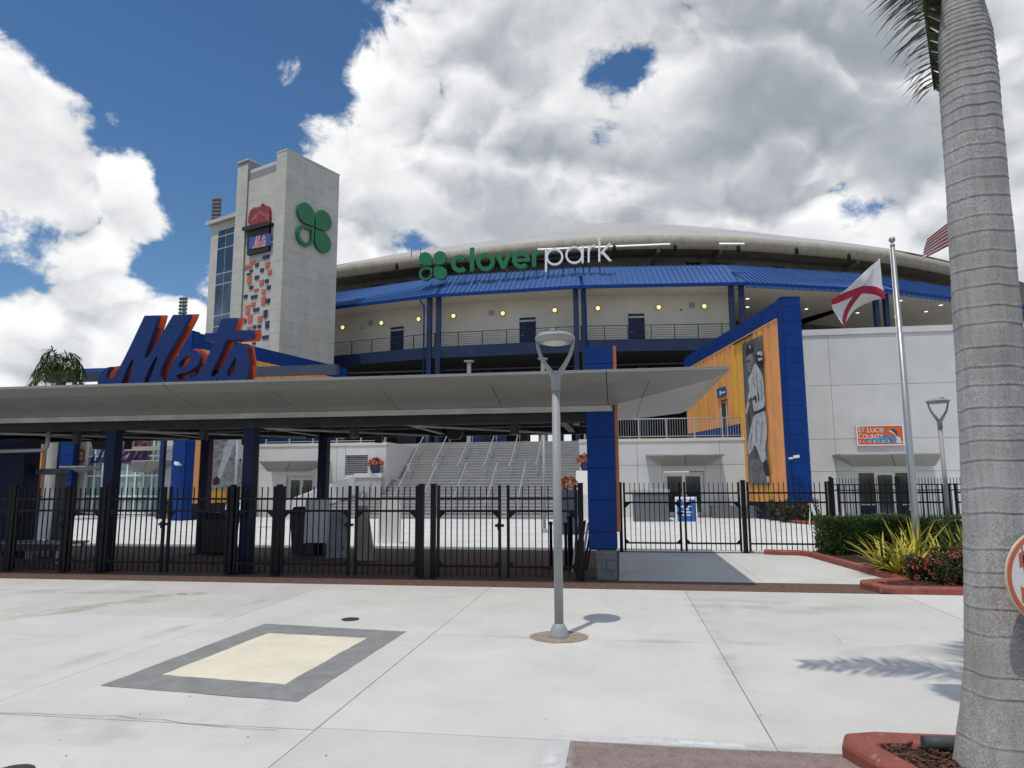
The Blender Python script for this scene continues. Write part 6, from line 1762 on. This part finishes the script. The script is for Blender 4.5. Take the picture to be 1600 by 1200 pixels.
def strap_plant(x, y, h, n, m, label, name='strap_leaf_plant', spread=.9, w=.075, cat='plant', group=None, m2=None):
    t = thing(name, label, cat, (x, y, .06), group)
    for k in range(n):
        a = random.random()*6.283; l = h*random.uniform(.75,1.2); lean = random.uniform(.15, spread)
        d = V((math.cos(a),math.sin(a),0)); P = []
        p = V((x,y,.06))+d*random.uniform(.0,.08); dir_ = (d*lean+UP*1).normalized()
        vs = []; nseg = 6; sd = V((-d.y,d.x,0))
        for i in range(nseg+1):
            f = i/nseg; ww = w*(.55+.9*f-1.45*f*f)*random.uniform(.95,1.05) if f < 1 else .003
            fold = dir_.cross(sd)*(ww*.25)
            vs += [p-sd*ww/2+fold, p.copy(), p+sd*ww/2+fold]
            p = p+dir_*(l/nseg); dir_ = (dir_+d*.10*lean-UP*.10*random.uniform(.4,1.3)).normalized()
        fs = []
        for i in range(nseg):
            b = 3*i; fs += [(b,b+1,b+4,b+3),(b+1,b+2,b+5,b+4)]
        part('leaf', MB().add(vs, fs, m2 if (m2 and random.random() < .15) else m, True), None, t)
    return t
SG = 'yellow strap leaved plants in the bed'
for x, y, h, lab in ((5.22,15.5,.72,'yellow strap leaved plant at the left end of the bed'),(5.75,15.9,.82,'yellow strap leaved plant just left of the flagpole foot'),(6.55,15.2,.8,'yellow strap leaved plant right of the flagpole foot'),(6.95,15.7,.75,'yellow strap leaved plant nearest the palm trunk'),(5.62,15.05,.7,'broad yellow strap leaved plant between kerb and flagpole'),(6.15,16.2,.85,'tall yellow strap leaved plant against the hedge behind the flagpole foot'),(6.35,15.55,.7,'yellow strap leaved plant in the middle behind the flowering shrubs'),(5.3,14.95,.6,'low yellow strap leaved plant at the kerb beside the little bollard')):
    strap_plant(x, y, h*1.2, 32, M['croton'], lab, group=SG, m2=M['spiky'], w=.085, spread=1.6)
strap_plant(7.25, 16.6, 1.05, 40, M['spiky'], 'bushy green strap leaved plant between hedge and palm trunk', 'green_strap_plant', 1.0, .06)
strap_plant(8.0, 16.0, 1.7, 9, M['croton'], 'tall green and yellow strap plant behind the palm trunk', 'green_strap_plant', .5, .12)
def shrub(x, y, rx, ry, h, label, n, nf, cat='shrub', name='flowering_shrub', group=None, fs=.05, ls=.06):
    t = thing(name, label, cat, (x, y, .05), group)
    lumps = [(random.uniform(-.5,.5)*rx, random.uniform(-.5,.5)*ry, random.uniform(.35,.75)*h, random.uniform(.35,.6)) for _ in range(9)]
    def smp():
        lx_, ly_, lz, k = random.choice(lumps)
        v = V((random.gauss(0,1),random.gauss(0,1),random.gauss(0,1))).normalized(); r = random.uniform(.7,1.0)
        p = V((x+lx_+v.x*rx*k*r, y+ly_+v.y*ry*k*r, max(.06, lz+v.z*h*.42*r)))
        return p, v
    part('foliage', leaf_mass(n, smp, ls, M['ixora'], .5, M['hedge'], .15), None, t)
    g = MB()
    for _ in range(10):
        p, v = smp(); g.tube([(x+random.uniform(-.06,.06),y+random.uniform(-.06,.06),.05), V((x,y,.05)).lerp(p,.6)+V((0,0,.04)), p], .007, 5)
    part('stems', g, M['fronddry'], t)
    g = MB(); k = 0
    while k < nf:
        p, v = smp()
        if v.y > .25 and v.z < .3: continue
        k += 1
        c_ = V(p)+v*.03
        for _q in range(14):
            d = (v*.6+V((random.gauss(0,1),random.gauss(0,1),random.gauss(.2,1)))).normalized(); s = d.cross(V((random.gauss(0,1),random.gauss(0,1),random.gauss(0,1)))).normalized(); b = c_+d*fs*.5; l = fs*.5
            g.add([b-s*l*.5, b+d*l*.5, b+s*l*.5, b-d*l*.4], [(0,1,2,3)])
    part('flowers', g, M['flower'], t, kind='stuff')
    return t
XG = 'dark shrubs with coral red flower heads'
for x, y, rx, ry, h, lab, n, nf in ((5.5,14.3,.36,.34,.50,'dark flowering shrub at the left front of the bed by the yellow leaves',3000,13),(6.05,14.5,.5,.42,.66,'tallest dark flowering shrub in front of the flagpole',3800,20),(5.85,13.85,.45,.4,.58,'low dark flowering shrub at the front kerb',3000,16),(6.45,13.95,.45,.4,.68,'dark flowering shrub nearest the palm trunk edge',3000,17),(7.1,14.4,.5,.5,.8,'dark flowering shrub hidden behind the palm trunk',2200,10)):
    shrub(x, y, rx, ry, h, lab, n, nf*3, group=XG, fs=.075)
# small bollard light in the bed
p = at_z(1376, 895, .06); t = thing('path_light', 'small dark path light among the yellow leaves', 'light', p)
part('stem', MB().lathe([(.04,.05),(.04,.30),(.05,.31),(.05,.36),(.03,.37)], (p.x,p.y,0), 12), M['charcoal'], t)
# inner plaza flower beds
def plaza_bed(poly, label, shr, par_label):
    t = thing('planting_bed', label, 'planting bed', poly[0]+(0,))
    g = MB(); kerb_strip(g, poly, .22, .15); part('kerb', g, M['curb'], t)
    for k, (x, y, h) in enumerate(shr):
        shrub(x, y, .65, .55, h, par_label % (['first','second','third','fourth','fifth','sixth'][k]), 1500, 22, group='red flowering shrubs in the inner plaza beds', fs=.085, ls=.10)
bR = [at_z(x, y) for x, y in ((1165,801),(1185,806),(1215,813),(1245,818),(1285,821))]
plaza_bed([(p.x, p.y) for p in bR], 'red kerbed bed at the foot of the right fin wall', [(at_z(x, y).x, at_z(x, y).y+.9, .95) for x, y in ((1185,808),(1205,812),(1222,815),(1240,818),(1258,819),(1274,820))], '%s red flowering shrub from the left below the right fin wall')
bL = [at_z(x, y) for x, y in ((236,806),(270,812),(312,812),(350,806),(420,801))]
plaza_bed([(p.x, p.y) for p in bL], 'red kerbed bed at the foot of the left fin wall', [(at_z(x, y).x, at_z(x, y).y+.9, .95) for x, y in ((250,808),(268,811),(287,812),(306,812),(328,810),(346,806))], '%s red flowering shrub from the left below the left fin wall')
bS = [at_z(x, y) for x, y in ((60,806),(130,805),(175,802),(236,800))]
t = thing('plaza_kerb', 'red kerb along the foot of the glass store front', 'kerb', bS[0]); g = MB(); kerb_strip(g, [(p.x,p.y) for p in bS], .25, .14); part('kerb', g, M['curb'], t)

# ------------------------------------------------------------------ loose things under and behind the canopy
def flower_pot(x, y, z, h, label, m='potblue', fl=60):
    t = thing('flower_pot', label, 'flower pot', (x, y, z), 'pots of orange flowers beside the stairs')
    part('pot', MB().lathe([(h*.26,z),(h*.40,z+h*.35),(h*.36,z+h*.62),(h*.40,z+h*.66),(h*.33,z+h*.66)], (x,y,0), 18), M[m], t)
    def smp():
        v = V((random.gauss(0,1),random.gauss(0,1),abs(random.gauss(0,1)))).normalized(); return V((x,y,z+h*.62))+V((v.x*h*.5,v.y*h*.5,v.z*h*.45)), v
    part('flowers', leaf_mass(220, smp, h*.22, mat('orange bloom', (.62,.14,.04), .6, var=.3, scale=20), .6, M['ixora'], .22), None, t, kind='stuff')
flower_pot(-13.65, 37.9, 2.42, .72, 'pot of pinkish orange flowers on the left stair parapet')
flower_pot(-1.82, 37.3, 2.45, .75, 'navy pot of orange flowers on the right stair parapet')
p = at_z(888, 845); t = thing('planter', 'tapered blue grey planter with orange flowers before the right parapet', 'planter', (-2.3, 26.0, 0))
xx = at_y(888, 800, 26).x; zt = at_y(888, 766, 26).z
part('box', MB().add([(xx-.34,25.7,0),(xx+.34,25.7,0),(xx+.34,26.38,0),(xx-.34,26.38,0),(xx-.46,25.6,zt),(xx+.46,25.6,zt),(xx+.46,26.5,zt),(xx-.46,26.5,zt)], [(0,1,5,4),(1,2,6,5),(2,3,7,6),(3,0,4,7),(4,5,6,7)]), M['slate'], t)
def smp():
    v = V((random.gauss(0,1),random.gauss(0,1),abs(random.gauss(0,1)))).normalized(); return V((xx,26.05,zt))+V((v.x*.42,v.y*.42,v.z*.4)), v
part('flowers', leaf_mass(260, smp, .14, mat('orange bloom', (.62,.14,.04)), .6, M['ixora'], .25), None, t, kind='stuff')
# grey raised planter block, A-board
a, b = at_z(990, 815), at_z(1046, 815)
t = thing('concrete_planter', 'grey concrete planter block behind the side gate', 'planter', (a.x, 34.2, 0))
part('block', MB().box(a.x, 34.2, 0, b.x, 35.6, 1.35), M['cmu'], t); part('rim', MB().box(a.x-.05,34.15,1.352,b.x+.05,35.65,1.5), M['stairs'], t)
def a_board(px, py, Y, w, h, label, cols, rot=0):
    p = at_y(px, py, Y); t = thing('a_board', label, 'sign board', (p.x, Y, 0), 'white framed A-boards on the plaza')
    x = p.x
    for s in (-1, 1):
        g = MB(); g.obox((x-w/2, Y+s*.30, .0), (w,0,0), (0,.035*-s,0), (0,-s*.26,h)); fr = part('leaf', g, M['white'], t)
        g = MB(); nrm = V((0,s*h,.26)).normalized()
        o = V((x-w/2+.06, Y+s*.30, .08))+nrm*.004+V((0,-s*.26*.08/h,0)); g.obox(o, (w-.12,0,0), (0,-s*.26*(h-.2)/h,h-.2), nrm*.004); part('poster', g, M['posterblue'], fr)
        g = MB()
        for f, l, hh in ((.80,.30,.07),(.60,.55,.06),(.50,.25,.06),(.38,.55,.07),(.28,.4,.05)):
            oo = V((x-w*l/2, Y+s*.30, .0))+V((0,-s*.26*f,h*f))+nrm*.012; 
            k = 6
            for q in range(k): g.obox(oo+V((w*l*q/k,0,0)), (w*l/k*.7,0,0), (0,-s*.26*hh,h*hh), nrm*.003)
        part('lettering', g, M['whitepaint'], fr)
a_board(1072, 800, 33.3, .95, 1.18, 'white framed A-board with blue poster behind the side gate', None)
a_board(366, 800, 32.6, .8, 1.1, 'white framed A-board with blue poster partly hidden by the second gate post', None)
# folding sign edge beside the right bed
p = at_z(1283, 826); t = thing('folding_board', 'white folding board seen edge-on by the right fin wall', 'sign board', p)
part('leaf', MB().obox(p+V((.0,0,0)), (.04,.5,0), (.05,0,0), (-.35,0,1.05)), M['white'], t); part('strut', MB().obox(p+V((-.42,.2,0)), (.03,.03,0), (.03,0,0), (.1,0,.9)), M['white'], t)
# bins
def bin_(x, y, w, d, h, label, m='charcoal'):
    t = thing('trash_bin', label, 'bin', (x, y, 0), 'dark bins under the canopy')
    part('body', MB().add([(x-w*.42,y-d*.42,.05),(x+w*.42,y-d*.42,.05),(x+w*.42,y+d*.42,.05),(x-w*.42,y+d*.42,.05),(x-w*.5,y-d*.5,h*.85),(x+w*.5,y-d*.5,h*.85),(x+w*.5,y+d*.5,h*.85),(x-w*.5,y+d*.5,h*.85)], [(0,3,2,1),(0,1,5,4),(1,2,6,5),(2,3,7,6),(3,0,4,7),(4,5,6,7)]), M[m], t, bevel=.02)
    part('lid', MB().add([(x-w*.54,y-d*.54,h*.852),(x+w*.54,y-d*.54,h*.852),(x+w*.54,y+d*.54,h*.852),(x-w*.54,y+d*.54,h*.852),(x-w*.4,y-d*.4,h),(x+w*.4,y-d*.4,h),(x+w*.4,y+d*.4,h),(x-w*.4,y+d*.4,h)], [(0,3,2,1),(0,1,5,4),(1,2,6,5),(2,3,7,6),(3,0,4,7),(4,5,6,7)]), M['blackmatte'], t, bevel=.01)
    for s in (-1, 1):
        g = MB(); g.lathe([(.09,-.03),(.10,0),(.09,.03)], (0,0,0), 14); g.v = [(x+s*w*.42+v[2], y+d*.40+v[0], .1+v[1]) for v in g.v]; part('wheel', g, M['blackmatte'], t)
x = at_y(345, 820, 18.0).x; bin_(x, 18.0, .72, .7, 1.12, 'dark wheeled bin beside the rear navy column left of the second front column')
x = at_y(478, 820, 17.9).x; bin_(x, 17.9, .62, .62, 1.28, 'tall dark bin behind the white panelled board')
def board(px0, px1, py0, py1, Y, m, label, lean=.12):
    a = at_y(px0, py1, Y); b = at_y(px1, py0, Y); t = thing('display_board', label, 'board', (a.x, Y, 0), 'boards standing under the canopy')
    part('panel', MB().obox((a.x, Y, a.z), (b.x-a.x,0,0), (0,.03,0), (0,lean,b.z-a.z)), m, t)
    for fx_ in (a.x-.03, b.x+.002): iobox('frame', M['alu'], t, (fx_, Y-.005, a.z-.03), (.028,0,0), (0,.04,0), (0,lean,b.z-a.z+.06))
    for x in (a.x+.08, b.x-.08): part('leg', MB().box(x-.02, Y+.05, 0, x+.02, Y+.09, max(.1, a.z+.25)), M['charcoal'], t)
board(475, 511, 780, 848, 17.3, M['white'], 'white board standing in front of the tall dark bin')
board(592, 625, 780, 850, 21.6, M['white'], 'tall white board by itself at the shade edge before the stairs', .05)
board(509, 541, 800, 871, 17.2, mat('grey board', (.34,.34,.35), .6), 'grey board leaning right of the white board', .3)
board(56, 79, 779, 843, 16.2, M['white'], 'white board on the grey bench platform at far left')
t = thing('easel', 'tan cloth cover leaning beside the gate lock before the stairs', 'stand', (at_y(566,850,16.8).x, 16.8, 0))
q = [at_y(558,790,16.8), at_y(572,790,16.8), at_y(584,876,16.8), at_y(556,876,16.8)]
part('cover', MB().prism([V((p.x,16.8,p.z)) for p in q], (0,.12,0)), M['terracotta'], t)
# walk-through detectors and low platform at far left
bp = thing('platform', 'low grey bench platform behind the gate at far left', 'platform', (-13.5, 16, 0))
a, b = at_y(0, 852, 15.6).x, at_y(97, 852, 15.6).x
for k in range(5): ibox('plank', M['galv'], bp, a-1.5, 15.5+.2*k, .42, b, 15.69+.2*k, .47)
for x in (a, (a+b)/2, b-.1): ibox('leg', M['galv'], bp, x, 15.55, 0, x+.06, 15.61, .42); ibox('leg', M['galv'], bp, x, 16.35, 0, x+.06, 16.41, .42)
ibox('skirt', M['charcoal'], bp, a-1.5, 15.48, .30, b, 15.498, .46)
for pxa, pxb, Y, lab in ((2,41,17.2,'grey walk-through detector at the left edge behind the platform'),(50,98,16.9,'grey walk-through detector over the white board at far left')):
    a, b = at_y(pxa, 760, Y).x, at_y(pxb, 760, Y).x; zt = at_y(60, 735, Y).z
    t = thing('metal_detector', lab, 'detector', ((a+b)/2, Y, 0), 'walk-through detectors')
    for x0, x1 in ((a, a+.13),(b-.13, b)): part('side_panel', MB().box(x0, Y-.14, .0, x1, Y+.14, zt-.12), mat('detector grey', (.085,.09,.095), .5), t, bevel=.02)
    part('header', MB().box(a-.02, Y-.14, zt-.118, b+.02, Y+.14, zt+.04), mat('grey header', (.12,.125,.13), .5), t, bevel=.02)
    part('foot', MB().box(a-.06, Y-.33, 0.001, a+.18, Y+.33, .03).box(b-.18, Y-.33, .001, b+.06, Y+.33, .03), M['blackmatte'], t)
# stanchions and stacked barriers beside the blue pillar
SGp = 'black stanchions stacked by the blue pillar'
for px, h, lab in ((861,1.02,'black stanchion standing alone left of the lamp post'),(884,1.0,'black stanchion right of the lamp post'),(889,1.15,'taller black stanchion among the stack by the pillar'),(893,1.25,'tallest black stanchion among the stack by the pillar')):
    x = at_y(px, 850, 15.9).x; t = thing('stanchion', lab, 'stanchion', (x, 15.9, 0), SGp)
    part('base', MB().lathe([(.19,0.001),(.19,.02),(.05,.05)], (x,15.9,0), 18), M['blackmatte'], t); part('post', MB().lathe([(.033,.04),(.033,h-.08),(.045,h-.07),(.045,h)], (x,15.9,0), 12), M['blackmatte'], t)
t = thing('barrier_stack', 'black and white folded barriers leaning against the blue pillar', 'barrier', (-1.0, 15.6, 0))
for k in range(6):
    x = at_y(900+2.6*k, 850, 15.5).x; part('panel', MB().obox((x-.10+.02*k, 15.4+.07*k, 0), (.035,0,0), (0,.5,0), (.14+.01*k,0,1.15-.05*k)), M['black'] if k % 3 else M['white'], t)
# field lights far behind
def light_tower(px, py0, py1, D, label, wide):
    a, b = at_depth(px, py1, D), at_depth(px, py0, D)
    t = thing('light_tower', label, 'light tower', (a.x, a.y, 0), 'field light towers beyond the grandstand')
    part('pole', MB().tube([(a.x,a.y,0),(a.x,a.y,b.z)], .35, 10), M['galv'], t)
    hgt = b.z-a.z; k = 6
    for i in range(k):
        z = a.z+hgt*(i+.2)/k; part('crossarm', MB().box(a.x-wide*.4, a.y-.8, z-.1, a.x+wide, a.y-.6, z+.06), M['galv'], t)
        for j in range(3):
            x = a.x-wide*.25+wide*1.1*j/2; part('floodlight', MB().lathe([(.15,z+.1),(.42,z+.25),(.44,z+.65),(.2,z+.85)], (x,a.y-1.1,0), 10), M['cmu'], t)
light_tower(341, 314, 350, 120, 'field light tower rising behind the glazed stair bay', .75)
light_tower(287, 466, 500, 170, 'field light tower behind the script sign', 1.2)
